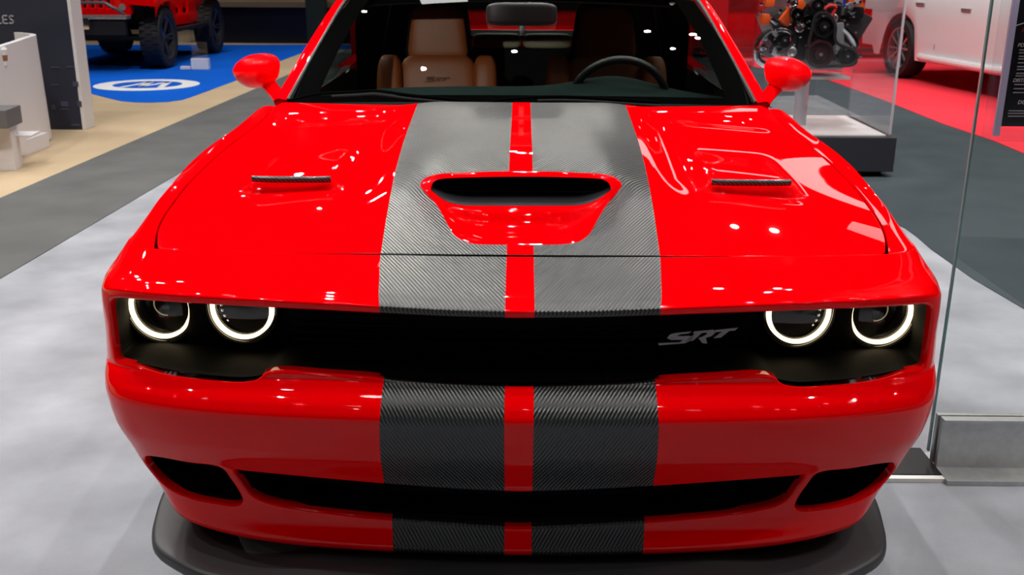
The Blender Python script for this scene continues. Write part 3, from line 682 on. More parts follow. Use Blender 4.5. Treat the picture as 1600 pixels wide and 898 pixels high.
# ---- wheels
def wheel(parent, c, r, wd, s, rim_m, tyre_m, spokes=7, name='wheel', nn=48):
    cx = Vector(c); w_ = MB().lathe(cx, (s, 0, 0), [(r*.66, -wd/2), (r*.93, -wd/2), (r*.985, -wd*.40), (r, -wd*.25), (r, wd*.25), (r*.985, wd*.40), (r*.93, wd/2), (r*.70, wd/2), (r*.66, wd*.44)], nn, False).go(name, tyre_m, parent)
    w2 = MB(); w2.lathe(cx, (s, 0, 0), [(r*.66, -wd/2), (r*.62, -wd*.3), (r*.62, wd*.40), (r*.69, wd*.46), (r*.66, wd*.44)], nn, False)
    w2.lathe(cx, (s, 0, 0), [(.001, wd*.30), (r*.12, wd*.30), (r*.15, wd*.2), (r*.15, -.02)], 20, False)
    w2.lathe(cx, (s, 0, 0), [(.001, wd*.02), (r*.45, wd*.02)], 20, False)
    for k in range(spokes):
        for dd in (-.13, .13):
            a = 2*pi*k/spokes+dd; p0 = cx+Vector((s*wd*.24, cos(a)*r*.13, sin(a)*r*.13)); p1 = cx+Vector((s*wd*.38, cos(a*1)*r*.65, sin(a)*r*.65))
            w2.tube([p0, p1], r*.035, 6)
    w2.go('rim', rim_m, w_); return w_
for y in (AX1, AX2):
    for s in (1, -1): wheel(car, (s*.80, y, .345), .345, .26, s, M['dalu'], M['rubber'])
# ---- windshield, pillars, roof
def WB(a): x = (2*a-1)*.835; return np.array([x, 3.53+.185*(x/.835)**2, 1.043-.03*(x/.835)**2])
def WT(a): x = (2*a-1)*.700; return np.array([x, 4.33-.0+.0*(x/.7)**2-.06*(1-(x/.7)**2), 1.352+.028*(1-(x/.7)**2)])
def WG(a, b): return WB(a)*(1-b)+WT(a)*b+np.array([0, -.018*sin(pi*b), .022*sin(pi*b)])
V, F = grid(lambda a, b: tuple(WG(a, b)), 40, 20); MB().add(V, F).go('windshield', M['wglass'], car, True, 60)
# black band round the glass
mb = MB()
for s in (0, 1):
    V, F = grid(lambda a, b: tuple(WG((.058*(a) if s == 0 else 1-.058*a), b)+np.array([0, .006, -.006])), 3, 20); mb.add(V, F)
V, F = grid(lambda a, b: tuple(WG(a, .0+.05*b)+np.array([0, .006, -.006])), 30, 3); mb.add(V, F)
mb.go('windshield_frame', M['frit'], car, True)
# cowl between hood and glass
V, F = grid(lambda a, b: ((2*a-1)*.85, 3.44+.17*(2*a-1)**2+b*.14, 1.012-.035*(2*a-1)**2+.02*b-.012*sin(pi*b)), 30, 5); MB().add(V, F).go('cowl', M['matte'], car)
for s in (1, -1):
    inn = [np.array([s*.843, 3.70, 1.0185]), np.array([s*.775, 4.04, 1.205]), np.array([s*.716, 4.335, 1.352]), np.array([s*.655, 4.62, 1.415]), np.array([s*.63, 5.0, 1.44]), np.array([s*.62, 5.5, 1.39]), np.array([s*.66, 6.0, 1.22])]
    out = [np.array([s*.905, 3.76, 1.000]), np.array([s*.828, 4.08, 1.190]), np.array([s*.757, 4.38, 1.338]), np.array([s*.70, 4.66, 1.395]), np.array([s*.685, 5.0, 1.415]), np.array([s*.70, 5.5, 1.36]), np.array([s*.80, 6.05, 1.10])]
    I = smooth_loop(inn, 50, False); O = smooth_loop(out, 50, False); V = []; F = []; K = 8
    for i in range(50):
        for k in range(K):
            t = k/(K-1); p = I[i]*(1-t)+O[i]*t; p = p+np.array([s*.010, -.006, .012])*sin(pi*t); V.append(p)
        V.append(O[i]+np.array([-s*.02, .02, -.02]))
    for i in range(49):
        for k in range(K): F.append((i*(K+1)+k, i*(K+1)+k+1, (i+1)*(K+1)+k+1, (i+1)*(K+1)+k))
    MB().add(V, F).go('roof_pillar', M['red'], car, True, 50)
    MB().tube([p+np.array([-s*.006, -.004, .002]) for p in I[:34]], .007, 8).go('pillar_seal', M['trim'], car)
    # side glass
    V, F = grid(lambda a, b: (s*(float(XSH(3.78+1.26*b))-.095+.083*a), 3.78+1.26*b, float(ZSH(3.78+1.26*b))+.0225-.004*a), 4, 20); MB().add(V, F).go('belt_trim', M['trim'], car, False)
    B0 = smooth_loop([np.array([s*.845, 3.80, 1.0]), np.array([s*.84, 4.4, .985]), np.array([s*.83, 5.0, 1.0]), np.array([s*.80, 5.7, 1.03])], 50, False)
    V = []; F = []
    for i in range(50):
        for k in range(5): V.append(B0[i]*(1-k/4)+(O[min(49, i)]+np.array([-s*.025, .02, -.025]))*(k/4))
    for i in range(49):
        for k in range(4): F.append((i*5+k, i*5+k+1, (i+1)*5+k+1, (i+1)*5+k))
    MB().add(V, F).go('side_window', M['sglass'], car, True, 60)
# roof skin and rear window
def RF(a, b):
    y = 4.27+b*1.25; x = (2*a-1)*float(np.interp(y, [4.27, 4.62, 5.0, 5.55], [.705, .655, .63, .62])); y2 = y+.065*(2*a-1)**2*(1-b)
    return (x, y2, float(np.interp(y, [4.27, 4.62, 5.0, 5.55], [1.378, 1.44, 1.465, 1.405]))-.028*(2*a-1)**2)
V, F = grid(RF, 24, 16); MB().add(V, F).go('roof', M['red'], car)
V, F = grid(lambda a, b: (RF(a, b)[0]*.98, RF(a, b)[1], RF(a, b)[2]-.035), 24, 16); MB().add(V, F).go('headliner', M['cloth'], car)
V, F = grid(lambda a, b: ((2*a-1)*(.62-.0*b), 5.53+.42*b, 1.39-.26*b+.02*sin(pi*b)), 20, 8); MB().add(V, F).go('rear_window', M['sglass'], car)
# ---- mirrors
def se(t, e): return math.copysign(abs(t)**e, t)
for s in (1, -1):
    V = []; F = []; n, m2 = 40, 18
    cx = at_y(1233, 116.5, 3.86)
    ctr = np.array([cx[0], 3.86, cx[2]])
    prof_px = [(1195.5, 112), (1196, 103), (1200, 95), (1207, 90.5), (1216, 88.6), (1230, 88.9), (1244, 92), (1256, 98.5), (1264, 106), (1268.3, 116), (1266, 124), (1258, 134), (1248, 140.5), (1236, 143), (1224, 142), (1210, 137), (1199, 128), (1196.5, 120)]
    L = smooth_loop([at_y(u, v, 3.86) for u, v in prof_px], n); c = L.mean(0)
    for k in range(m2):
        t = k/(m2-1); ph = t*pi*.5+.0
        sc_ = cos(ph)**.75 if k < m2-1 else 0.02
        for i in range(n):
            p = c+(L[i]-c)*max(sc_, .02); p = p+np.array([0, -.075*sin(ph)**1.3, .006*sin(ph)]); V.append(p)
    for k in range(m2-1): F += [(k*n+i, k*n+(i+1) % n, (k+1)*n+(i+1) % n, (k+1)*n+i) for i in range(n)]
    F.append(tuple((m2-1)*n+i for i in range(n)))
    b = len(V)
    for dy, k in ((.02, .985), (.035, .95)):
        for i in range(n): V.append(c+(L[i]-c)*k+np.array([0, dy, 0]))
    F += [(i, (i+1) % n, b+(i+1) % n, b+i) for i in range(n)]+[(b+i, b+(i+1) % n, b+n+(i+1) % n, b+n+i) for i in range(n)]
    mm = MB().add([(p[0]*s, p[1], p[2]) for p in V], F).go('side_mirror', M['red'], car, True, 60)
    mb = MB(); mb.add([((c+(L[i]-c)*.93+np.array([0, .033, 0]))*np.array([s, 1, 1])) for i in range(n)], [tuple(range(n))]); mb.go('mirror_glass', M['chrome'], mm)
    a = at_y(1213, 136, 3.87); b_ = at_y(1189, 163, 3.80)
    P = [(a[0]*s*(1-t)+b_[0]*s*t, 3.875-.07*t, a[2]*(1-t)+b_[2]*t) for t in np.linspace(-.25, 1.15, 8)]
    MB().tube(P, [.033, .033, .031, .029, .029, .030, .034, .042], 16, ry=.022).go('mirror_stalk', M['red'], mm, True, 60)
# ---- wipers
for pts in ([(450, 157.5), (470, 152), (495, 147), (520, 144.8), (560, 143), (585, 141.5), (600, 143), (640, 148.5), (690, 153.5), (730, 158)],
            [(770, 158), (800, 154), (840, 151.5), (880, 151), (930, 153), (980, 156.5), (1030, 160)]):
    P = [at_y(u, v, 3.56+.17*((u-814)/370)**2-.03) for u, v in pts]
    wp = MB().tube(smooth_loop(P, 40, False), .0065, 8, ry=.005).go('wiper', M['frit'], car)
    P2 = [p+np.array([.0, -.015, -.012]) for p in P[len(P)//3:]]
    MB().tube(smooth_loop(P2, 24, False), .006, 8).go('wiper_arm', M['matte'], wp)
# ---- interior
for s in (1, -1):
    I2 = [np.array([s*.826, 3.74, .99]), np.array([s*.760, 4.06, 1.185]), np.array([s*.700, 4.35, 1.332]), np.array([s*.645, 4.62, 1.39]), np.array([s*.62, 5.0, 1.41]), np.array([s*.60, 5.5, 1.36]), np.array([s*.62, 5.95, 1.19])]
    O2 = [np.array([s*.87, 3.84, .98]), np.array([s*.79, 4.14, 1.165]), np.array([s*.73, 4.44, 1.305]), np.array([s*.685, 4.68, 1.37]), np.array([s*.67, 5.0, 1.39]), np.array([s*.69, 5.5, 1.33]), np.array([s*.78, 6.05, 1.06])]
    I2 = smooth_loop(I2, 40, False); O2 = smooth_loop(O2, 40, False); V = []; F = []
    for i in range(40):
        for k in range(4): V.append(I2[i]*(1-k/3)+O2[i]*(k/3))
    for i in range(39):
        for k in range(3): F.append((i*4+k, i*4+k+1, (i+1)*4+k+1, (i+1)*4+k))
    MB().add(V, F).go('pillar_lining', M['cloth'], car, True, 60)
    V, F = grid(lambda a, b: (s*(.80-.30*a), 5.05+.75*a, .80+b*.60-.10*a*b), 8, 8); MB().add(V, F).go('quarter_lining', M['frit'], car)
def DZ(x, b):
    z = .985+.055*b+.045*b*math.exp(-((x-.37)/.19)**2)-.035*(abs(x)/.8)**3
    return z
V, F = grid(lambda a, b: ((2*a-1)*(.80-.03*b), 3.62+.16*(2*a-1)**2*(1-b)+.36*b, DZ((2*a-1)*.8, b)), 60, 14)
n = len(V); V2, F2 = grid(lambda a, b: ((2*a-1)*.77, 3.98+.03*b, DZ((2*a-1)*.8, 1)-.25*b), 60, 4); MB().add(V, F).add(V2, F2).go('dashboard', M['dash'], car, True, 70)
sw_c = Vector((.375, 3.99, .975)); sw = MB(); pts = []
nrm = Vector((0, .93, .36)).normalized(); up = Vector((0, -.36, .93)).normalized()
for k in range(48): a = 2*pi*k/48; pts.append(sw_c+Vector((1, 0, 0))*(.185*cos(a))+up*(.185*sin(a)))
wh = sw.tube(pts, .0155, 12, True).go('steering_wheel', M['trim'], car)
sp = MB(); sp.lathe(sw_c, nrm, [(.065, -.02), (.07, 0), (.05, .02), (.001, .025)], 24)
for a in (0, pi, -pi/2): sp.tube([sw_c, sw_c+Vector((1, 0, 0))*(.18*cos(a))+up*(.18*sin(a))], .016, 8)
sp.go('wheel_hub', M['black'], wh)
def cushion(mb, c, d, e=.35, taper=0, n=20, m=14, rx=0, bow=0):
    V = []; F = []; R_ = Matrix.Rotation(rx, 3, 'X')
    for j in range(m+1):
        ph = -pi/2+pi*j/m
        for i in range(n):
            th = 2*pi*i/n; x = se(cos(ph), e)*se(cos(th), e); y = se(cos(ph), e)*se(sin(th), e); z = se(sin(ph), e)
            x *= 1-taper*(z+1)/2
            V.append(Vector(c)+R_ @ Vector((x*d[0]/2, y*d[1]/2+bow*x*x, z*d[2]/2)))
    for j in range(m):
        for i in range(n): F.append((j*n+i, j*n+(i+1) % n, (j+1)*n+(i+1) % n, (j+1)*n+i))
    return mb.add(V, F)
for s in (-1, 1):
    x0 = .375*s
    seat = cushion(MB(), (x0, 4.66, .80), (.36, .13, .60), .35, 0, rx=-.14).go('seat', M['tan'], car, True, 70)
    tag(seat, 'tan leather bucket seat with embossed letters')
    cushion(MB(), (x0, 4.45, .48), (.50, .50, .18), .4).go('seat_cushion', M['tan'], seat, True, 70)
    for q_ in (-1, 1): cushion(MB(), (x0+q_*.212, 4.625, .86), (.115, .15, .48), .5, 0, rx=-.14).go('bolster', M['tan'], seat, True, 70)
    cushion(MB(), (x0, 4.715, 1.185), (.285, .10, .235), .35, .22, rx=-.10).go('headrest', M['tan'], seat, True, 70)
    cushion(MB(), (x0, 4.77, 1.19), (.32, .07, .27), .35, .2, rx=-.10).go('headrest_shell', M['cloth'], seat, True, 70)
    mb = MB()
    def T3(u, v): return (x0+u, 4.609, .985+v)
    tb = [[(-.055, .000), (-.020, .000), (-.012, .006), (-.015, .012), (-.038, .012), (-.042, .016), (-.012, .019), (-.014, .022), (-.045, .021), (-.050, .012), (-.044, .008), (-.022, .008), (-.024, .004), (-.058, .003)],
          [(-.008, .002), (-.003, .018), (.016, .018), (.018, .012), (.010, .009), (.016, .001), (.010, .001), (.004, .009), (.001, .008), (-.002, .002)],
          [(.024, .002), (.030, .015), (.020, .015), (.021, .019), (.056, .019), (.054, .015), (.038, .015), (.031, .002)]]
    for L_ in tb: mb.prism([T3(p[0], p[1]) for p in L_], (0, .03, 0))
    mb.go('embossed_letters', M['tan_d'], seat, False)
# rear bench with pale piped headrests
rs = cushion(MB(), (0, 5.42, .86), (1.15, .16, .42), .3, rx=-.2).go('rear_seat', M['cloth'], car)
pip_m = mat('pale_leather', srgb(150, 135, 110), .5)
for x in (-.40, -.13, .13, .40): cushion(MB(), (x, 5.44, 1.105), (.25, .10, .075), .4).go('rear_headrest', pip_m, rs)
MB().box((0, 5.74, 1.115), (1.2, .5, .02)).go('parcel_shelf', M['cloth'], car, False)
rm = cushion(MB(), at_y(815, 22, 4.02), (.27, .05, .085), .4).go('rearview_mirror', M['black'], car)
MB().tube([(rm_x, y, z) for rm_x, y, z in ((0, 4.03, 1.22), (0, 4.10, 1.29), (0, 4.14, 1.33))], .012, 8).go('mirror_mount', M['black'], rm)
for s in (1, -1):
    V, F = grid(lambda a, b: (s*(.80+.028*b-.03*max(0, a-.7)), 3.75+a*2.1, .45+(.535+.012*a)*b), 14, 6); MB().add(V, F).go('door_card', M['cloth'], car)
    V, F = grid(lambda a, b: (s*(.70-.08*b+.03*sin(pi*a)), 5.1+.55*a, .95+.40*b), 6, 6); MB().add(V, F).go('rear_pillar_trim', M['cloth'], car)

# ================================================================== LEFT BACKGROUND
wall_t = empty('display_wall', (-5.6, 9.45, 0), 'tall navy display panel with white end cap left of the beige walkway', 'display panel')
MB().box((-5.75, 9.45, 1.3), (3.45, .22, 2.6), .004).go('panel_face', M['navy'], wall_t, False)
MB().box((-4.005, 9.45, 1.3), (.03, .22, 2.6), .004).go('end_cap', M['white'], wall_t, False)
def glyph_text(txt, org, ex, ez, h, m, parent, name, th=.003):
    mb = MB(); st = h*.16; x = 0
    segs = dict(L=[((0, 0), (0, 1)), ((0, 0), (.55, 0))], E=[((0, 0), (0, 1)), ((0, 0), (.55, 0)), ((0, .5), (.48, .5)), ((0, 1), (.55, 1))],
                S=[((0, .05), (.45, 0)), ((.45, 0), (.55, .28)), ((.55, .28), (.05, .68)), ((.05, .68), (.12, 1)), ((.12, 1), (.52, .95))])
    for ch in txt:
        for a, b in segs[ch]:
            A_ = Vector(org)+Vector(ex)*(x+a[0]*h)+Vector(ez)*(a[1]*h); B_ = Vector(org)+Vector(ex)*(x+b[0]*h)+Vector(ez)*(b[1]*h)
            d = (B_-A_).normalized(); nn_ = d.cross(Vector((0, 1, 0))).normalized()*st/2; A_ -= d*st/2; B_ += d*st/2
            mb.prism([A_-nn_, B_-nn_, B_+nn_, A_+nn_], (0, -th, 0))
        x += h*.86
    return mb.go(name, m, parent, False)
glyph_text('LES', (-4.665, 9.338, .942), (1, 0, 0), (0, 0, 1), .066, M['lgrey'], wall_t, 'panel_lettering')
mb = MB()
for u, v, ww, hh in ((85, 133, 12, 2), (118, 132, 9, 8), (101, 163, 11, 8), (101, 171, 14, 2), (124, 163, 7, 9), (84, 168, 5, 7), (118, 196, 14, 3), (86, 106, 14, 2), (110, 105, 13, 2)):
    p = at_y(u, v, 9.337); mb.box(p, (ww*.0058, .003, hh*.0058))
mb.go('printed_icons', M['fgrey'], wall_t, False)
desk = empty('reception_counter', (-4.6, 8.2, 0), 'white curved reception counter standing before the navy display panel', 'counter')
cv = smooth_loop([(-3.88, 7.52), (-3.90, 7.75), (-3.93, 8.1), (-3.99, 8.5), (-4.10, 8.88), (-4.35, 9.12)], 30, False)
V = []; F = []
for j in range(11):
    z = .02+.86*j/10
    for p in cv: V.append((p[0]-.02*(j/10), p[1], z-(.035*max(0, (8.45-p[1]))*(j/10))))
nn = len(cv)
for j in range(10):
    for i in range(nn-1): F.append((j*nn+i, j*nn+i+1, (j+1)*nn+i+1, (j+1)*nn+i))
b = len(V)
for p in cv: V.append((p[0]-.02-.05, p[1], .88-.035*max(0, 8.45-p[1])))
for p in cv: V.append((p[0]-.02-.05, p[1], .10))
for i in range(nn-1): F += [(10*nn+i, 10*nn+i+1, b+i+1, b+i), (b+i, b+i+1, b+nn+i+1, b+nn+i)]
MB().add(V, F).go('curved_front', M['white'], desk, True, 40)
MB().box((-4.42, 7.9, .70), (.66, 1.2, .03), .004).go('counter_top', M['white'], desk, False)
MB().box((-4.2, 8.0, .06), (.55, .9, .12), .004).go('plinth', M['white'], desk, False)
MB().box((-3.93, 7.42, .395), (.48, .30, .13), .006, .12).go('grey_shelf', M['sgrey'], desk, False)
MB().box((-3.84, 7.50, .165), (.20, .16, .33), .004, .12).go('shelf_support', M['white'], desk, False)
MB().box((-3.72, 7.62, .24), (.16, .20, .012), .003, .12).go('lower_ledge', M['white'], desk, False)
cp = empty('coffee_cup', (-4.045, 8.0, .715), 'white paper coffee cup with brown sleeve on the white counter', 'cup')
c = at_y(0, 64, 7.9); c = Vector((c[0]-.0, c[1], .716))
MB().lathe(c, (0, 0, 1), [(.028, 0), (.040, .115), (.038, .115)], 24).go('cup_body', M['cup'], cp)
MB().lathe(c, (0, 0, 1), [(.0335, .035), (.0385, .078)], 24, False).go('cup_sleeve', M['card'], cp)
MB().lathe(c+Vector((0, 0, .115)), (0, 0, 1), [(.042, -.004), (.043, .006), (.037, .010), (.035, .020), (.001, .020)], 24).go('cup_lid', M['cup'], cp)

# red off-roader
jp = empty('off_roader', (-5.97, 16, 0), 'lifted red off-road vehicle with knobbly black tyres on the blue carpet', 'car')
jx0, jx1, jc = -6.78, -5.16, -5.97
for s, x in ((1, -5.17), (-1, -6.77)):
    for y in (14.93, 17.38):
        tw = wheel(jp, (x-.0*s, y, .425), .425, .28, s, M['dalu'], M['rubber'], 5, 'tyre')
        mb = MB()
        for k in range(30):
            a = 2*pi*k/30
            for q_ in (-1, 0, 1): mb.box((x+q_*.09, y+cos(a+.1*q_)*.425, .435+sin(a+.1*q_)*.425), (.075, .05, .02), 0, 0, a+.1*q_+pi/2)
        tag(mb.go('tread_block', M['rubber'], tw, False), kind='stuff')
mb = MB()
V, F = grid(lambda a, b: (jc+(a*2-1)*.60, 14.42+.06*(2*a-1)**2, .76+b*.58), 12, 8); mb.add(V, F)
slots = mb
g_ = MB(); g_.box((jc, 14.44, .80), (1.26, .10, .10), .02).box((jc, 14.44, 1.36), (1.26, .10, .12), .02)
for k in range(8): g_.box((jc-.385+k*.11, 14.44, 1.06), (.045, .10, .52), .012)
for s in (1, -1): g_.box((jc+s*.52, 14.45, 1.05), (.24, .10, .56), .03)
g_.go('grille_panel', M['red'], jp)
MB().box((jc, 14.50, 1.06), (.9, .02, .55)).go('grille_backing', M['matte'], jp, False)
for s in (1, -1):
    hl = MB().lathe((jc+s*.52, 14.39, 1.08), (0, -1, 0), [(.105, -.02), (.105, .01), (.09, .018)], 24, False).go('round_headlamp', M['chrome'], jp)
    MB().lathe((jc+s*.52, 14.39, 1.08), (0, -1, 0), [(.09, .0), (.05, .02), (.001, .025)], 24, False).go('headlamp_glass', M['alu'], hl)
    MB().lathe((jc+s*.53, 14.39, .86), (0, -1, 0), [(.045, 0), (.045, .02), (.001, .03)], 20, False).go('marker_lamp', M['alu'], jp)
    f_ = MB(); V, F = grid(lambda a, b: (jc+s*(.62+.36*a), 14.36+1.18*b, 1.02+.10*sin(pi*min(1, b*1.1))**.5-.10*(abs(b-.5)*2)**4-.03*a), 6, 16); f_.add(V, F)
    V, F = grid(lambda a, b: (jc+s*.98, 14.36+1.18*b, .99+.10*sin(pi*min(1, b*1.1))**.5-.10*(abs(b-.5)*2)**4-.17*a), 4, 16); f_.add(V, F)
    V, F = grid(lambda a, b: (jc+s*(.62+.36*a), 14.36, 1.02-.12*b-.03*a), 6, 4); f_.add(V, F)
    f_.go('fender_flare', M['red'], jp)
    MB().box((jc+s*.96, 17.4, 1.03), (.26, 1.15, .07), .03).go('fender_flare', M['red'], jp)
    d_ = MB().box((jc+s*.765, 16.1, .62), (.07, 1.5, .16), .02).box((jc+s*.765, 15.62, .95), (.06, .34, .62), .02).box((jc+s*.765, 16.08, .98), (.05, .09, .66), .01).box((jc+s*.765, 16.62, .98), (.05, .42, .66), .02).box((jc+s*.765, 16.1, 1.24), (.05, 1.3, .12), .02)
    d_.go('door_frame', M['red'], jp)
    MB().box((jc+s*.88, 16.15, .50), (.14, 1.55, .05), .02).go('side_step', M['black'], jp)
MB().box((jc, 15.0, 1.36), (1.15, 1.1, .10), .04).go('engine_hood', M['red'], jp)
MB().box((jc, 17.4, 1.05), (1.5, .9, .62), .05).go('body_tub', M['red'], jp)
MB().box((jc, 15.1, .95), (1.0, 1.1, .66), .03).go('engine_bay', M['matte'], jp, False)
MB().box((jc, 16.2, .62), (1.36, 2.2, .12), .02).go('chassis', M['matte'], jp, False)
mb = MB().box((jc, 15.75, 1.75), (1.45, .06, .06)).box((jc, 17.3, 1.78), (1.3, .06, .06))
for s in (1, -1): mb.tube([(jc+s*.70, 15.6, 1.35), (jc+s*.68, 15.8, 1.76), (jc+s*.66, 17.3, 1.78), (jc+s*.68, 17.7, 1.3)], .035, 8)
mb.go('roll_cage', M['black'], jp)
bp = MB().box((jc, 14.17, .74), (1.36, .20, .05), .015, 0).go('steel_bumper', M['alu'], jp)
MB().box((jc, 14.14, .60), (1.30, .10, .20), .03).go('lower_bumper', M['black'], jp)
MB().tube([(jc-.52, 14.12, .76), (jc-.42, 14.06, .93), (jc+.42, 14.06, .93), (jc+.56, 14.10, .84), (jc+.64, 14.14, .78)], .022, 8).go('bumper_hoop', M['dalu'], bp)
MB().box((jc+.06, 14.02, .66), (.30, .08, .15), .02).go('winch', M['chrome'], bp)
ax = MB(); ax.tube([(-6.7, 14.95, .42), (-5.2, 14.95, .42)], .05, 10).lathe((-5.75, 14.95, .40), (1, 0, 0), [(.001, -.22), (.15, -.14), (.19, 0), (.15, .14), (.001, .22)], 20)
MB().tube([(-6.7, 17.38, .42), (-5.2, 17.38, .42)], .05, 10).go('axle', M['matte'], jp); ax.box((-5.9, 14.55, .43), (1.3, .05, .06), .01); ax.go('axle', M['matte'], jp)
# info stand with glass on the blue carpet
it = empty('info_stand', (-4.52, 14.8, 0), 'small white footed clear info stand by the off-roader front tyre', 'sign stand')
q0 = at_z(301, 109, .0); q1 = at_z(328, 109, 0)
MB().box(((q0[0]+q1[0])/2, q0[1], .075), (q1[0]-q0[0], .10, .15), .004).go('base_block', M['wglow'], it, False)
MB().box(((q0[0]+q1[0])/2, q0[1], .75), (q1[0]-q0[0]-.02, .012, 1.2)).go('clear_panel', M['acrylic'], it, False)
q2 = at_z(279, 110, 0); tag(MB().box(((q0[0]+q2[0])/2-.0, q0[1], .02), (q0[0]-q2[0]-.02, .10, .04), .004).go('floor_lamp_bar', M['wglow'], None, False), 'low white bar on the blue carpet beside the clear info stand', 'light bar')
# distant stands
ds = empty('dark_counter', (-5.0, 20, 0), 'long dark display counter with beige top edge behind the blue carpet', 'counter')
MB().box((-3.6, 20.2, .32), (5.0, 1.2, .64), .02).go('counter_body', M['navy'], ds, False); ds.children[0].data.materials[0] = mat('dark_blue_black', (.006, .007, .012), .4)
MB().box((-3.6, 20.15, .70), (5.1, 1.35, .10), .01).go('counter_edge', mat('beige_edge', srgb(140, 120, 92), .5), ds, False)
for x, nm, cc, lab in ((-1.95, 'pillar', (.02, .03, .018), 'dark green pillar behind the red muscle car windshield'),):
    tag(MB().box((-3.75, 19.3, 1.5), (.35, .3, 3.0), .02).go(nm, mat('dark_green', cc, .5), None, False), lab, 'pillar')
# red saloon seen through the cabin
def shell_car(root, path, half, zs, m_body, m_glass, L, wb, wr, flip=1):
    # path(l)->(x,y,nx,ny); zs: functions of l giving lower, belt, roof heights
    V = []; F = []; n = 70; prof = 14
    VG = []; FG = []
    for j in range(n):
        l = L*j/(n-1); zl, zb, zr, wf = zs(l)
        x, y, nx, ny = path(l); row = []
        for s in (1, -1):
            pts = [(half*.97, zl), (half*1.0, zl+(zb-zl)*.3), (half*1.0, zl+(zb-zl)*.62), (half*.985, zl+(zb-zl)*.9), (half*.94, zb), (half*(.94-.16*wf), zb+(zr-zb)*.8), (half*(.85-.16*wf), zr)]
            row.append([(x+nx*s*w_*1.0, y+ny*s*w_, z) for w_, z in pts])
        V += row[0]+row[1][::-1]
    for j in range(n-1):
        for i in range(13): F.append((j*14+i, j*14+i+1, (j+1)*14+i+1, (j+1)*14+i))
    F.append(tuple(range(14))); F.append(tuple((n-1)*14+i for i in range(13, -1, -1)))
    return MB().add(V, F).go('body', m_body, root, True, 38)
def arch(l, c, r, z0, base):
    return max(base, z0+sqrt(max(0, r*r-(l-c)**2))) if abs(l-c) < r else base
# white utility vehicle
sv = empty('utility_vehicle', (6.0, 12.7, 0), 'white utility vehicle with dark spoked wheels on the red carpet', 'car')
dirv = np.array([.27, -1.69]); dirv /= np.linalg.norm(dirv); nrv = np.array([dirv[1], -dirv[0]])*-1
if nrv[0] < 0: nrv = -nrv
rw = np.array([5.07, 14.2]); o0 = rw-dirv*1.02+nrv*.93
def svp(l): p = o0+dirv*l; return p[0], p[1], nrv[0], nrv[1]
def svz(l):
    zl = max(arch(l, 1.02, .45, .40, .27), arch(l, 4.06, .45, .40, .27)); zl = zl if .3 < l < 4.9 else max(zl, .38)
    zb = 1.12+.03*sin(l/5*pi); zr = float(np.interp(l, [0, .25, .9, 3.0, 3.9, 5.1], [1.2, 1.70, 1.80, 1.78, 1.16, 1.14])); return zl, zb, max(zr, zb+.01), 1 if zr > 1.3 else 0
shell_car(sv, svp, .95, svz, M['wpaint'], None, 5.1, .95, .8)
for l in (1.02, 4.06):
    for s in (1, -1):
        p = o0+dirv*l+nrv*s*.81; wheel_n = Vector((nrv[0]*s, nrv[1]*s, 0))
        t_ = MB().lathe((p[0], p[1], .39), wheel_n, [(.27, -.13), (.37, -.13), (.39, -.08), (.39, .08), (.37, .13), (.285, .135), (.27, .10), (.27, .0), (.001, .0)], 40, False).go('tyre', M['rubber'], sv)
        mb = MB(); mb.lathe((p[0], p[1], .39), wheel_n, [(.285, .12), (.255, .11), (.25, .02)], 40, False); mb.lathe((p[0], p[1], .39), wheel_n, [(.001, .10), (.06, .10), (.06, .02)], 16, False)
        side_v = Vector((-wheel_n.y, wheel_n.x, 0))
        for k in range(10):
            a = 2*pi*k/10; c_0 = Vector((p[0], p[1], .39)); mb.tube([c_0+wheel_n*.085+side_v*(cos(a)*.05)+Vector((0, 0, sin(a)*.05)), c_0+wheel_n*.105+side_v*(cos(a)*.26)+Vector((0, 0, sin(a)*.26))], .015, 6)
        mb.go('rim', M['alu'], t_)
def svs(l, z, d=0.): p = o0+dirv*l-nrv*(.95+d); return Vector((p[0], p[1], z))
mb = MB(); mb.tube([svs(1.62, .335, -.01), svs(1.8, .33, .02), svs(3.4, .33, .02), svs(3.55, .335, -.01)], .045, 10); mb.go('side_sill', M['wpaint'], sv)
for l, z in ((1.50, .985), (2.55, .955)): MB().box(svs(l, z, -.005), (.03, .20, .035), .01, atan2(dirv[1], dirv[0])+pi/2).go('door_handle', M['alu'], sv)
MB().box(svs(.10, .80, -.02), (.06, .30, .14), .02, atan2(dirv[1], dirv[0])+pi/2).go('tail_lamp', M['rlamp'], sv)
for l0, l1 in ((.9, 1.9), (1.98, 3.0)):
    mb = MB(); mb.prism([svs(l0, 1.17, -.055), svs(l1, 1.16, -.055), svs(l1-.1, 1.58, -.19), svs(l0+.05, 1.60, -.19)], (nrv[0]*.01, nrv[1]*.01, 0)); mb.go('side_window', M['gloss'], sv, False)
mb = MB()
for l in (1.95,): mb.tube([svs(l, .45, .0), svs(l, 1.15, -.05)], .004, 5)
mb.go('door_gap', M['sgrey'], sv)
